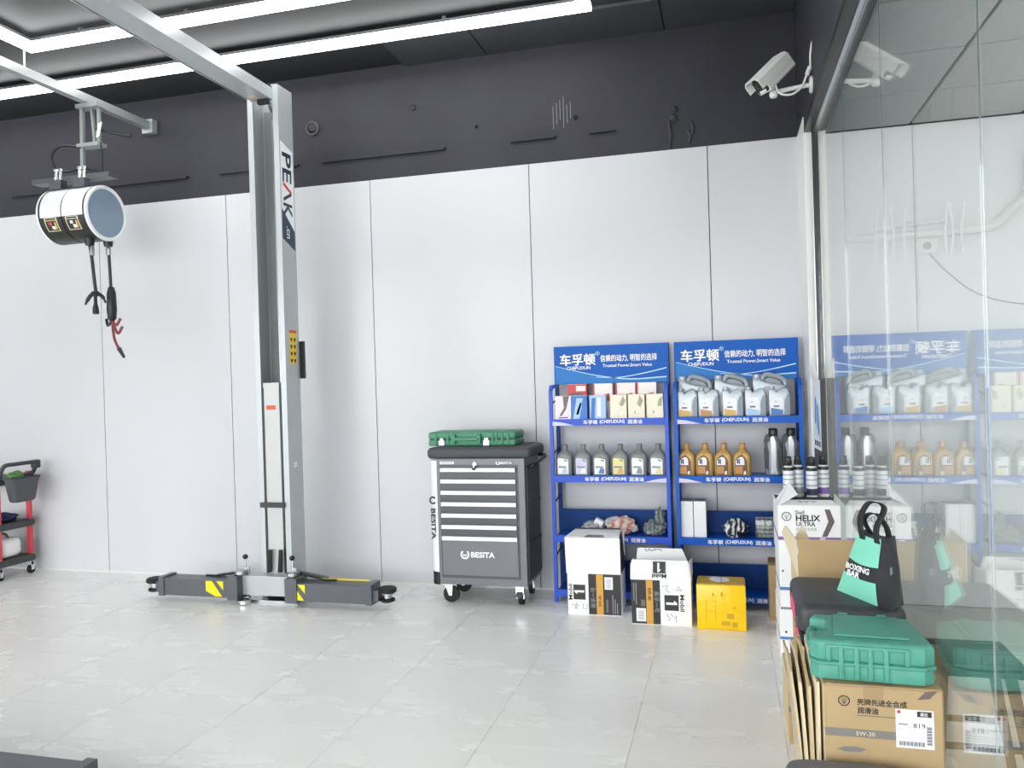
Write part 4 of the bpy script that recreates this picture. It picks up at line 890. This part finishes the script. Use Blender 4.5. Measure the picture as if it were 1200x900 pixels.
# ------------------------------------------------------------------ goods stacked along the glass
def carton(name, label, x0, x1, y0, y1, z0, z1, m, group=None, tape=None, r=.004):
    t = thing(name, label, 'carton', ((x0 + x1) / 2, (y0 + y1) / 2, z0), 0, group); a, b, h = (x1 - x0) / 2, (y1 - y0) / 2, z1 - z0
    obj('carton_body', MB().rbox(-a, a, -b, b, .0005, h - .002, r, 1), m, t, 20)
    obj('top_flap', MB().box(-a + .002, a - .002, -b + .002, -.0008, h - .0018, h), m, t, 0)
    obj('top_flap', MB().box(-a + .002, a - .002, .0008, b - .002, h - .0018, h), m, t, 0)
    if tape: obj('tape', MB().box(-.03, .03, -b - .0006, -b - .0001, h - .07, h - .004), tape, t, 0)
    return t, a, b, h
# far stack: three white cartons, the top one open
c_, a, b, h = carton('white_carton', 'white carton on the floor at the bottom of the far stack', .236, .535, 4.40, 4.78, 0, .27, 'carton_white')
obj('band', MB().box(-a - .0006, -a - .0001, -b + .01, b - .01, .10, .115), 'label_deep_blue', c_, 0); obj('band', MB().box(-a, a, -b - .0006, -b - .0001, .10, .115), 'label_deep_blue', c_, 0)
obj('pen_dot', MB().lathe([(.006, -b - .001), (.006, -b)], 10, (-a + .03, 0, .14), 'y'), 'black_print', c_)
c_, a, b, h = carton('white_carton', 'white carton with blue stripe in the middle of the far stack', .240, .535, 4.36, 4.76, .27, .54, 'carton_white')
obj('band', MB().box(-a, a, -b - .0006, -b - .0001, .10, .116), 'label_deep_blue', c_, 0); obj('band', MB().box(-a - .0006, -a - .0001, -b, b, .10, .116), 'label_deep_blue', c_, 0)
obj('band', MB().box(-a, a, -b - .0006, -b - .0001, .0, .012), 'grey_print', c_, 0); obj('pen_dot', MB().lathe([(.005, -b - .001), (.005, -b)], 10, (-a + .015, 0, .2), 'y'), 'black_print', c_)
hx = thing('white_carton', 'open white oil carton with grey chevron and purple stripe on the far stack', 'carton', (.385, 4.52, .54)); a, b, h = .15, .22, .278
for nm, q in (('front_panel', (-a, a, -b, -b + .004)), ('back_panel', (-a, a, b - .004, b)), ('side_panel', (-a, -a + .004, -b + .0045, b - .0045)), ('side_panel', (a - .004, a, -b + .0045, b - .0045))):
    obj(nm, MB().box(*q, .001, h), 'carton_white', hx, 0)
obj('bottom_panel', MB().box(-a + .005, a - .005, -b + .005, b - .005, .001, .005), 'carton_white', hx, 0)
obj('inner_tray', MB().box(-a + .006, a - .006, -b + .09, b - .006, h - .03, h - .008), 'case_dark', hx, 0)
obj('top_flap', MB().slab([(-a, -b, h), (-a, b - .24, h), (-a + .07, b - .25, h + .10), (-a + .10, -b + .04, h + .055)], .004), 'carton_white', hx, 0)
obj('top_flap', MB().slab([(-a + .01, -b, h + .0005), (a - .002, -b, h + .0005), (a - .03, -b + .085, h + .016), (-a + .06, -b + .085, h + .016)], .003), 'carton_white', hx, 0)
letters(hx, 'AAS', (.0, -b + .05, h + .014), .04, 'grey_print', (-1, 0, 0), (0, -.98, -.18), width=.09)
f = -b - .0008
st = obj('print_stripe', MB().box(-a, a, f, f + .0007, .103, .12), 'purple_print', hx, 0); obj('print_stripe', MB().box(-a - .0008, -a - .0001, -b, b - .02, .103, .12), 'purple_print', hx, 0)
obj('stripe_text', MB().box(-a + .03, -a + .06, f - .0006, f - .0001, .108, .115), 'white_print', st, 0)
obj('stripe_text', MB().box(.05, .075, f - .0006, f - .0001, .108, .115), 'white_print', st, 0)
obj('chevron', MB().prism([(.075, .262), (.1, .262), (.122, .2), (.085, .123), (.06, .123), (.092, .2)], 'y', f, f + .0007), 'chevron_brown', hx, 0)
letters(hx, 'Shell', (-.044, f, .245), .028, 'black_print', width=.044, bold=.01)
letters(hx, 'HELIX', (-.004, f, .216), .042, 'black_print', width=.118, bold=.03)
letters(hx, 'ULTRA', (-.016, f, .186), .03, 'black_print', width=.092, bold=.02)
letters(hx, '超凡喜力全合成', (-.014, f, .16), .018, 'grey_print', width=.098)
letters(hx, '5W-40', (-.05, f, .138), .015, 'grey_print', width=.03)
def shell_logo(parent, cx, cz, r, y, m='black_print', w=.004):
    pts = []
    for k in range(21):
        an = math.radians(-60 + 300 * k / 20); rr = r * (1 + .05 * math.cos(an * 7)); pts.append((cx + rr * math.cos(an), cz + rr * .92 * math.sin(an)))
    pts += [(cx - r * .55, cz - r * .95), (cx + r * .55, cz - r * .95), pts[0]]
    o = obj('emblem', ribbon(pts, w, y), m, parent, 0)
    for d in (-50, -25, 0, 25, 50):
        an = math.radians(90 + d); obj('emblem_rib', ribbon([(cx + r * .15 * math.cos(an), cz - r * .6), (cx + r * .8 * math.cos(an), cz - r * .1 + r * .8 * math.sin(an))], w * .3, y), m, o, 0)
shell_logo(hx, -.108, .225, .022, f)
# spray cans in the open carton
ct = thing('can_tray', 'shallow black tray holding spray cans on the far stack', 'tray', (.405, 4.62, .8105)); 
obj('tray_base', MB().box(-.125, .125, -.1, .1, 0, .004), 'case_dark', ct, 0); 
[obj('tray_rim', MB().box(-.125, .125, q_, q_ + .004, .0045, .02), 'case_dark', ct, 0) for q_ in (-.1, .096)]
for k, (x, y) in enumerate(((.312, 4.60), (.365, 4.64), (.430, 4.58), (.495, 4.64))):
    t = thing('spray_can', ['spray can with black cap at the left of the tray', 'spray can with black cap, second from the left in the tray', 'spray can with black cap standing furthest forward in the tray', 'spray can with black cap at the right by the glass'][k], 'spray can', (x, y, .8152), 0, 'black capped spray cans')
    obj('can_body', MB().lathe([(.026, 0), (.029, .004), (.029, .16), (.026, .168), (.016, .178)], 20), 'aero_white', t)
    obj('cap', MB().lathe([(.018, .176), (.02, .18), (.022, .2), (.018, .206), (.018, .222), (.012, .226)], 16), 'black_plastic', t)
    obj('top_band', MB().lathe([(.0294, .15), (.0294, .168)], 20), 'black_plastic', t); obj('base_print', MB().lathe([(.0294, .02), (.0294, .055)], 20), ['barcode', 'barcode_teal', 'navy_print', 'purple_print'][k], t)
    for q in (.07, .1, .125):
        obj('print_line', MB().lathe([(.0294, q), (.0294, q + .006)], 20), 'grey_print', t)
# black display board with poster against the glass
pb = thing('display_board', 'narrow black board with a blue and white poster standing by the glass end', 'board', (.508, 4.94, 0), .055)
obj('board', MB().box(-.008, .02, -.15, .11, 0, 1.46), 'case_dark', pb, 0)
po = obj('poster', MB().box(-.0095, -.0085, -.145, .105, 1.05, 1.452), 'poster', pb, 0)
for k in range(4):
    obj('poster_print', MB().prism([(-.14 + .05 * k, 1.12 + .03 * k), (-.10 + .05 * k, 1.10 + .03 * k), (-.05 + .03 * k, 1.28 + .02 * k), (-.09 + .03 * k, 1.3 + .02 * k)], 'x', -.0101, -.0096), ['label_blue', 'label_deep_blue', 'label_blue', 'header_light'][k], po, 0)
for k in range(3): obj('poster_print', MB().box(-.0103, -.0097, -.12 + .07 * k, -.07 + .07 * k, 1.07, 1.1), 'navy_print', po, 0)
obj('plastic_sleeve', MB().slab([(-.012, -.1, 1.452), (-.012, .10, 1.452), (-.025, .09, 1.52), (-.02, .06, 1.575), (-.01, .0, 1.52)], .006), 'cctv_white', pb, 0)

# brown cartons in the middle of the row
c_, a, b, h = carton('brown_carton', 'low brown carton with grey stripe on the floor left of the row', .205, .46, 3.385, 3.74, 0, .252, 'carton_tan')
obj('front_print', MB().box(-a, a, -b - .0006, -b - .0001, .004, .248), 'carton_brown', c_, 0)
obj('band', MB().box(-a, a, -b - .0012, -b - .0007, .13, .153), 'band_grey', c_, 0)
letters(c_, '△ ×', (-.08, -b - .0012, .04), .035, 'black_print')
carton('brown_carton', 'plain brown carton hidden under the open brown carton', .255, .535, 3.36, 3.74, .252, .50, 'carton_brown')
oc = thing('brown_carton', 'open brown carton with torn flaps behind the mint bag', 'carton', (.395, 3.50, .50)); a, b, h = .143, .2, .2
for nm, q in (('front_panel', (-a, a, -b, -b + .004)), ('back_panel', (-a, a, b - .004, b)), ('side_panel', (-a, -a + .004, -b + .0045, b - .0045)), ('side_panel', (a - .004, a, -b + .0045, b - .0045))):
    obj(nm, MB().box(*q, .001, h), 'carton_brown' if 'side' not in nm else 'carton_tan', oc, 0)
obj('bottom_panel', MB().box(-a + .005, a - .005, -b + .005, b - .005, .001, .005), 'carton_brown', oc, 0)
obj('front_flap', MB().slab([(-a, -b, h + .0005), (a, -b, h + .0005), (a, -b - .002, .347), (-a, -b - .002, .347)], -.004), 'carton_brown', oc, 0)
obj('side_flap', MB().slab([(-a, b - .01, h), (-a, -b + .006, h), (-a - .003, -b + .008, .342), (-a - .022, b - .09, .345), (-a - .034, b - .02, .30)], .004), 'carton_edge', oc, 0)
obj('rear_flap', MB().slab([(-a - .014, .03, .27), (-a + .08, .03, .26), (-a + .04, .05, .362)], .004), 'carton_edge', oc, 0)
# cartons carrying the black case
carton('brown_carton', 'brown carton on the floor under the black case', .245, .535, 2.80, 3.22, 0, .3, 'carton_tan')
carton('brown_carton', 'brown carton directly under the black case', .245, .535, 2.78, 3.2, .3, .585, 'carton_tan')
bc = thing('hard_case', 'rounded dark grey hard case with pink tab behind the green tool case', 'tool case', (.372, 2.97, .585)); a, b = .165, .2
obj('lower_shell', MB().rbox(-a + .008, a, -b, b, .001, .045, .02, 3), 'case_dark', bc); obj('upper_shell', MB().rbox(-a, a, -b - .004, b, .05, .152, .03, 4), 'case_black', bc)
obj('zip_band', MB().rbox(-a + .006, a - .004, -b + .004, b - .004, .04, .055, .004, 1), 'black_plastic', bc)
obj('pull_tab', MB().box(-a - .006, -a + .0, -b + .05, -b + .075, .035, .06), 'pink', bc, 0); obj('side_trim', MB().box(-a - .003, -a + .001, -.05, .12, .06, .115), 'pink', bc, 0)
for y in (-.12, .1): obj('corner_pad', MB().rbox(-a - .004, -a + .03, y - .02, y + .02, .09, .13, .006, 2), 'case_dark', bc)
# mint and black tote leaning on the glass
bg_ = thing('tote_bag', 'mint green and black tote bag slumped on the black case', 'bag', (.415, 2.86, .7375))
P0, P1, P2 = Vector((-.062, .11, 0)), Vector((.062, -.13, 0)), Vector((.118, -.05, .0))   # left-back, front corner, right
P3 = P0 + (P2 - P1)
LEAN = Vector((.04, .015, .215))
def bagP(u, v, w=0):       # u along the broad face, v up, w along the gusset
    top = .92 if w == 0 else .92
    base = P0 + (P1 - P0) * u + (P2 - P1) * w * (1 - .35 * v)
    lean = Vector((.072, -.02, .21)) * (1 - u) + Vector((.004, .05, .22)) * u
    p = base + lean * v; p.z += .012 * math.sin(u * PI) * v * -1
    bulge = .02 * math.sin(PI * u) * math.sin(PI * min(1, v * 1.1)); nrm = Vector((-(P1 - P0).y, (P1 - P0).x, 0)).normalized()
    if nrm.x > 0: nrm = -nrm
    return p + nrm * bulge * (1 - w)
def grid(fn, nu, nv):
    v = [fn(i / nu, j / nv) for j in range(nv + 1) for i in range(nu + 1)]
    f = [(j * (nu + 1) + i, j * (nu + 1) + i + 1, (j + 1) * (nu + 1) + i + 1, (j + 1) * (nu + 1) + i) for j in range(nv) for i in range(nu)]
    return MB().add(v, f)
body = MB()
for fn in (lambda u, v: bagP(u, v), lambda u, v: bagP(1, v, u) + Vector((.012 * math.sin(PI * u) * math.sin(PI * v), -.01 * math.sin(PI * u) * math.sin(3 * v), 0)), lambda u, v: bagP(1 - u, v, 1), lambda u, v: bagP(0, v, 1 - u)):
    g = grid(fn, 10, 10); body.add(g.v, g.f)
g = grid(lambda u, v: bagP(u, 0, v), 8, 4); body.add(g.v, g.f)
bo = obj('bag_shell', body, 'bag_black', bg_, 60)
off = Vector((-.94, -.32, .1)) * .0022
def face_patch(u0, u1, v0, v1, k=1): return grid(lambda u, v: bagP(u0 + (u1 - u0) * u, v0 + (v1 - v0) * v) + off * k, 6, 6)
obj('mint_panel', face_patch(.0, .84, .57, 1.0), 'mint', bo, 60); obj('mint_panel', face_patch(.0, .80, .0, .34), 'mint', bo, 60)
uo = (P1 - P0).normalized(); vo = LEAN.normalized()
def on_bag(txt, u, v, size, **k):
    mb = text_mb(txt, size, **k)
    if mb.v:
        zd = uo.cross(vo).normalized(); o = bagP(u, v) + off * 4; M = Matrix((uo, vo, zd)).transposed().to_4x4(); M.translation = o
        obj('lettering', mb.xf(M), 'white_print', bo, 0)
on_bag('BOXING', .44, .505, .026, width=.12, bold=.03); on_bag('BAR', .36, .395, .026, width=.065, bold=.03)
obj('side_print', MB().slab([bagP(1, .5, .1) + Vector((.0, -.014, 0)), bagP(1, .5, .3) + Vector((.0, -.014, 0)), bagP(1, .6, .3) + Vector((0, -.014, 0)), bagP(1, .6, .1) + Vector((0, -.014, 0))], .001), 'grey_print', bo, 0)
obj('inner_rim', grid(lambda u, v: bagP(u, .985, .08 + .84 * v), 6, 4), 'case_black', bo, 0)
def strap(pts, w=.014):
    p = smooth_path(pts, 6); n = len(p); v = []; f = []; d = uo * w
    for q in p: v += [q - d, q + d]
    for i in range(n - 1): f.append((2 * i, 2 * i + 1, 2 * i + 3, 2 * i + 2))
    mb = MB().add(v, f); me_ = obj('strap', mb, 'bag_strap', bg_, 60); sm = me_.modifiers.new('thickness', 'SOLIDIFY'); sm.thickness = .003; return me_
A, B = bagP(.22, .93), bagP(.75, .93); C_, D_ = bagP(.25, .93, 1), bagP(.8, .93, 1)
strap([A + off * 2, A + Vector((-.01, .0, .07)), (A + B) / 2 + Vector((.0, .01, .13)), B + Vector((.025, .03, .115)), B + Vector((.0, .03, .045)), B + off * 2])
strap([C_, C_ + Vector((-.03, -.01, .06)), (A + D_) / 2 + Vector((-.01, -.03, .095)), D_ + Vector((-.01, -.01, .04)), D_ + Vector((0, 0, -.05))])
# near carton stack with boards and green case
carton('brown_carton', 'brown carton at the bottom of the near stack under the printed carton', .245, .535, 2.36, 2.74, 0, .315, 'carton_brown')
nc, a, b, h = carton('brown_carton', 'large brown oil carton with shipping label under the green tool case', .238, .538, 2.352, 2.745, .315, .636, 'carton_brown', None, None, .005)
f = -b - .0008
obj('front_tape', MB().box(-.05, .0, f, f + .0007, h - .05, h - .003), 'tape_brown', nc, 0); obj('top_tape', MB().box(-.06, .02, -b + .002, -b + .05, h + .0002, h + .0008), 'tape_brown', nc, 0)
obj('side_sheet', MB().box(-a - .0007, -a - .0001, -b + .004, b - .004, .004, h - .004), 'carton_tan', nc, 0)
shell_logo(nc, -.10, .277, .014, f, w=.0028)
letters(nc, '壳牌先进全合成', (-.004, f, .276), .019, 'black_print', width=.125, bold=.01)
letters(nc, '润滑油', (-.040, f, .253), .019, 'black_print', width=.053, bold=.01)
obj('print_rule', MB().box(-.067, .03, f, f + .0006, .2375, .2395), 'brown_grey', nc, 0)
bd = obj('print_band', MB().box(-a, .06, f, f + .0006, .178, .2), 'band_grey', nc, 0)
letters(bd, '5W-30', (-.047, f - .0006, .189), .016, 'label_cream', width=.048)
obj('logo_ghost', MB().prism([(-.12, .142), (-.1, .15), (-.07, .152), (-.045, .146), (-.06, .138), (-.1, .136)], 'y', f, f + .0005), 'band_grey', nc, 0)
obj('corner_mark', MB().prism([(.085, .292), (.115, .296), (.135, .318), (.105, .314)], 'y', f, f + .0006), 'chevron_brown', nc, 0)
lb = obj('shipping_label', MB().box(.03, .124, f - .0004, f + .0007, .16, .264), 'label_white', nc, 0); f2 = f - .001
obj('label_field', MB().box(.083, .119, f2, f2 + .0005, .246, .261), 'carton_black', lb, 0); letters(lb, '精选', (.1, f2 - .0008, .2535), .011, 'white_print', width=.018)
letters(lb, '819', (.088, f2, .222), .018, 'black_print', width=.03); obj('label_field', MB().box(.036, .06, f2, f2 + .0005, .222, .226), 'grey_print', lb, 0)
for k in range(3): obj('label_field', MB().box(.034, .104, f2, f2 + .0004, .205 - .006 * k, .2055 - .006 * k), 'grey_print', lb, 0)
obj('label_field', MB().lathe([(.005, f2), (.005, f2 + .0005)], 12, (.038, 0, .257), 'y'), 'filter_red', lb)
for k in range(20):
    x = .038 + k * .0032; obj('barcode_bar', MB().box(x, x + (.0014 if k % 3 else .0022), f2, f2 + .0005, .166, .178), 'barcode', lb, 0)
for k in range(12):
    q = .172 + k * .0042; obj('barcode_bar', MB().box(.106, .119, f2, f2 + .0005, q, q + (.002 if k % 2 else .003)), 'barcode', lb, 0)
letters(nc, '全合成机油', (.06, f, .085), .03, 'black_print', width=.17)
for k, (x, fl_, y0, y1, z1, m) in enumerate(((.2305, .0, 2.40, 2.78, .62, 'carton_edge'), (.2225, .010, 2.46, 2.86, .60, 'carton_tan'), (.2145, .022, 2.53, 2.93, .585, 'carton_edge'), (.2065, .034, 2.62, 2.97, .57, 'carton_tan'))):
    t = thing('cardboard_sheet', ['flattened cardboard sheet closest to the printed carton', 'second flattened cardboard sheet leaning by the printed carton', 'third flattened cardboard sheet, edges curling', 'outermost flattened cardboard sheet facing the open floor'][k], 'cardboard', (x, y0, 0), 0, 'flattened cardboard sheets')
    L = y1 - y0
    def sp(u, v, o=0): return (-fl_ * v * v - o, L * u, z1 * v * (1 - .03 * math.sin(5 * u + k)))
    nu, nv = 4, 6; mb = MB()
    g_ = grid(lambda u, v: sp(u, v), nu, nv); g2_ = grid(lambda u, v: sp(u, v, .0068), nu, nv); n_ = len(g_.v)
    rim = [i_ for i_ in range(nu + 1)] + [(j_ + 1) * (nu + 1) - 1 for j_ in range(1, nv + 1)] + [nv * (nu + 1) + i_ for i_ in range(nu - 1, -1, -1)] + [j_ * (nu + 1) for j_ in range(nv - 1, 0, -1)]
    mb.add(g_.v + g2_.v, g_.f + [[q + n_ for q in f_] for f_ in g2_.f] + [(rim[q], rim[(q + 1) % len(rim)], rim[(q + 1) % len(rim)] + n_, rim[q] + n_) for q in range(len(rim))])
    sh_ = obj('sheet', mb, m, t, 30)
    for (u0, u1, v0, v1), mm in (((.1, .22, .3, .85), ['band_grey', 'label_white', 'barcode_teal', 'label_blue'][k]), ((.5, .58, .45, .95), ['label_white', 'band_grey', 'label_white', 'grey_print'][k])):
        obj('print_flash', grid(lambda u, v: sp(u0 + (u1 - u0) * u + .25 * v, v0 + (v1 - v0) * v, .0073), 2, 5), mm, sh_, 0)
g2 = thing('tool_case', 'sea green blow-moulded tool case lying on the large brown carton', 'tool case', (.368, 2.50, .6365), math.radians(-3)); G = 'green_case_front'
a, b = .165, .13
obj('lower_shell', MB().bprism([(-a + .01, -b + .02), (-a + .03, -b), (a - .03, -b), (a - .005, -b + .02), (a - .03, b), (-a + .03, b), (-a + .018, b - .04), (-a + .06, b - .06), (-a + .06, -.03), (-a + .012, -.045)], 'z', .001, .047, .008, 2), G, g2)
obj('upper_shell', MB().bprism([(-a + .01, -b + .018), (-a + .03, -b - .002), (a - .03, -b - .002), (a - .003, -b + .018), (a - .03, b), (-a + .03, b), (-a + .018, b - .04), (-a + .06, b - .06), (-a + .06, -.03), (-a + .012, -.045)], 'z', .051, .112, .012, 3), G, g2)
obj('rim', MB().bprism([(-a + .006, -b + .016), (-a + .028, -b - .007), (a - .028, -b - .007), (a + .002, -b + .016), (a - .026, b + .004), (-a + .026, b + .004), (-a + .014, b - .042), (-a + .056, b - .06), (-a + .056, -.03), (-a + .008, -.047)], 'z', .044, .055, .003, 1), G, g2)
obj('raised_top', MB().bprism([(-a + .075, -b + .04), (a - .06, -b + .04), (a - .065, b - .02), (-a + .085, b - .02)], 'z', .1115, .119, .004, 2), G, g2)
for x in (-.075, -.035, .0, .04):
    obj('rib', MB().rbox(x - .007, x + .007, -b - .009, -b + .01, .008, .098, .004, 2), G, g2)
obj('front_arch', MB().rbox(-.115, -.1, -b - .008, -b + .008, .055, .095, .004, 2).rbox(.085, .1, -b - .008, -b + .008, .055, .095, .004, 2).rbox(-.115, .1, -b - .007, -b + .006, .09, .102, .004, 2), G, g2)
hnd = obj('handle', MB().tube(smooth_path([(-a + .026, -.06, .07), (-a + .018, -.03, .07), (-a + .018, .02, .07), (-a + .022, b - .05, .07), (-a + .034, b - .02, .07)]), .015, 8), G, g2)
for x in (-.05, .06):
    obj('hinge_knuckle', MB().rbox(x - .015, x + .015, b - .004, b + .012, .09, .116, .004, 1), G, g2)
# dark grey bin at the bottom edge of the view
gb = thing('storage_tub', 'dark grey rounded plastic tub at the bottom edge before the printed carton', 'tub', (.30, 2.20, 0)); 
obj('tub_body', MB().loft([(0, .13, .07, 5, 0, 0), (.01, .14, .08, 5, 0, 0), (.415, .17, .105, 5, 0, 0)], 32), 'case_dark', gb)
obj('tub_lid', MB().loft([(.4155, .175, .11, 5, 0, 0), (.43, .178, .113, 5, 0, 0), (.441, .172, .108, 5, 0, 0), (.444, .15, .09, 5, 0, 0)], 32), 'tub_grey', gb)

# ------------------------------------------------------------------ service cart at the left edge
kx, ky = -5.67, 5.10
sc = thing('service_cart', 'dark grey three-tier service cart with red posts at the left edge', 'cart', (kx, ky, 0))
Lc, Dc = .75, .36
for z in (.135, .43, .80):
    tr = obj('tray', MB().rbox(-Lc, 0, 0, Dc, z - .03, z + .03, .02, 2), 'cart_dark', sc)
    obj('tray_floor', MB().box(-Lc + .03, -.03, .03, Dc - .03, z + .0302, z + .032), 'case_dark', tr, 0)
for x in (-.035, -Lc + .035):
    for y in (.03, Dc - .03):
        obj('post', MB().box(x - .02, x + .02, y - .012, y + .012, .12, .86), 'cart_red', sc, 0)
        ca = obj('caster', MB().lathe([(.025, -.014), (.035, -.01), (.035, .01), (.025, .014)], 18, (x, y, .0355), 'x'), 'rubber', sc)
        obj('caster_fork', MB().box(x - .022, x + .022, y - .02, y + .005, .072, .104).box(x - .022, x - .017, y - .015, y + .015, .03, .1).box(x + .017, x + .022, y - .015, y + .015, .03, .1), 'chrome', ca, 0)
obj('push_bar', MB().tube(smooth_path([(.0, .02, .84), (.055, .02, .93), (.07, .12, .94), (.07, Dc - .06, .94), (.055, Dc - .02, .93), (.0, Dc - .02, .84)]), .017, 8), 'cart_dark', sc)
obj('bar_knuckle', MB().rbox(.02, .075, Dc - .06, Dc + .0, .885, .955, .012, 2), 'cart_dark', sc)
bn = thing('hanging_bin', 'dark grey bucket hanging on the end of the service cart', 'bin', (kx + .068, ky + .17, .63))
obj('bin_shell', MB().loft([(0, .04, .085, 5, 0, 0), (.012, .048, .098, 5, 0, 0), (.17, .056, .135, 5, 0, 0), (.19, .06, .142, 5, 0, 0)], 28), 'bin_grey', bn)
obj('bin_rim', MB().loft([(.1905, .063, .146, 5, 0, 0), (.203, .063, .146, 5, 0, 0)], 28), 'cart_dark', bn)
obj('leafy_rag', MB().lump((0, -.06, .22), .04, .07, .035, 21, .5, 3, flat=False), 'leaf_green', bn, 20); obj('dark_rag', MB().lump((0, .05, .213), .035, .06, .018, 22, .4, 3, flat=False), 'cart_dark', bn, 20)
cl = tag(obj('folded_cloth', MB().lump((0, 0, .031), .14, .12, .035, 30, .25, 3), 'cloth_blue', None, 30, None, (kx - .18, ky + .18, .4625)), 'dark blue folded cloth on the middle tray of the cart', 'cloth')
wl_ = thing('cleaner_unit', 'white rounded appliance with black round port on the bottom tray', 'appliance', (kx - .17, ky + .16, .1675))
obj('shell', MB().rbox(-.14, .14, -.1, .1, 0, .16, .05, 4), 'white_paint', wl_); obj('port_ring', MB().lathe([(.05, -.106), (.055, -.1)], 20, (.02, 0, .08), 'y'), 'black_plastic', wl_); obj('port_core', MB().lathe([(.028, -.109), (.03, -.1065)], 16, (.02, 0, .08), 'y'), 'cart_red', wl_)
obj('carry_handle', MB().tube(smooth_path([(-.1, 0, .15), (-.07, 0, .19), (.05, 0, .19), (.09, 0, .15)]), .012, 8), 'cart_dark', wl_)

# ------------------------------------------------------------------ the room beyond the glass
pipe = thing('air_conditioner', 'white wall air conditioner seen through the glass at the right edge', 'air conditioner', (2.2, W, 2.50))
obj('casing', MB().rbox(-.42, .42, -.2, -.002, 0, .30, .03, 3), 'cctv_white', pipe); obj('air_flap', MB().box(-.38, .38, -.205, -.2005, .03, .075), 'white_paint', pipe, 0)
obj('wrapped_pipe', MB().tube(smooth_path([(-.38, -.04, .05), (-.50, -.04, -.05), (-.58, -.04, -.13), (-.75, -.04, -.15), (-1.0, -.04, -.155), (-1.45, -.035, -.16)]), .026, 9), 'cctv_white', pipe)
obj('flex_duct', MB().tube(smooth_path([(-.85, -.03, -.08), (-1.05, -.03, -.09), (-1.25, -.03, -.11)]), .014, 8), 'cctv_white', pipe)
for x, tl in ((-1.27, .02), (-1.16, -.015), (-1.1, .01), (-.87, .02), (-.82, -.025), (-.78, .03)):
    obj('cable_tie', MB().tube([(x + tl, -.07, .02), (x, -.075, -.15), (x + tl * .5, -.06, -.30)], .007, 6), 'white_print', pipe)
sk = thing('wall_socket', 'square white wall socket under the pipe beyond the glass', 'socket', (1.24, W, 2.27))
obj('socket_plate', MB().rbox(-.065, .065, -.02, -.001, -.05, .05, .006, 2), 'cctv_white', sk); obj('socket_port', MB().lathe([(.022, -.024), (.024, -.0202)], 16, (.0, 0, 0), 'y'), 'grey_print', sk)
obj('lead', MB().tube(smooth_path([(.01, -.02, -.05), (.1, -.02, -.16), (.25, -.02, -.30), (.45, -.02, -.38), (.75, -.02, -.42)]), .004, 6), 'grey_print', sk)
dk = thing('low_stool', 'low dark stool with splayed legs just beyond the glass', 'stool', (.755, 2.98, 0))
obj('seat', MB().rbox(-.14, .14, -.13, .13, .50, .545, .008, 2), 'desk_dark', dk)
for sx_ in (-1, 1):
    for sy_ in (-1, 1):
        x_, y_ = .1 * sx_, .1 * sy_
        obj('leg', MB().tube([(x_, y_, .4995), (x_ + (.08 if sx_ > 0 else -.03) * sx_ * sx_ , y_ + .03 * sy_, 0.005)], [.022, .016], 4), 'desk_dark', dk, 0)
for sy_ in (-1, 1):
    obj('stretcher', MB().tube([(-.115, .113 * sy_, .27), (.135, .113 * sy_, .27)], .012, 4), 'desk_dark', dk, 0)
emit('fill_panel_glow', (1, .99, .96), 11.0)  # for two unseen panels added to brighten the far room
for y_, lb_ in ((.9, 'added unseen square fill light in the room beyond the glass, nearer the front'), (3.38, 'added unseen square fill light in the room beyond the glass, nearer its back wall')):
    t = thing('added_fill_panel', lb_, 'ceiling light', (2.71, y_, 3.04), 0, 'added fill panels beyond the glass')
    obj('panel_frame', MB().box(-.31, .31, -.31, .31, -.012, -.001), 'alu', t, 0); obj('diffuser', MB().box(-.29, .29, -.29, .29, -.016, -.0125), 'fill_panel_glow', t, 0)
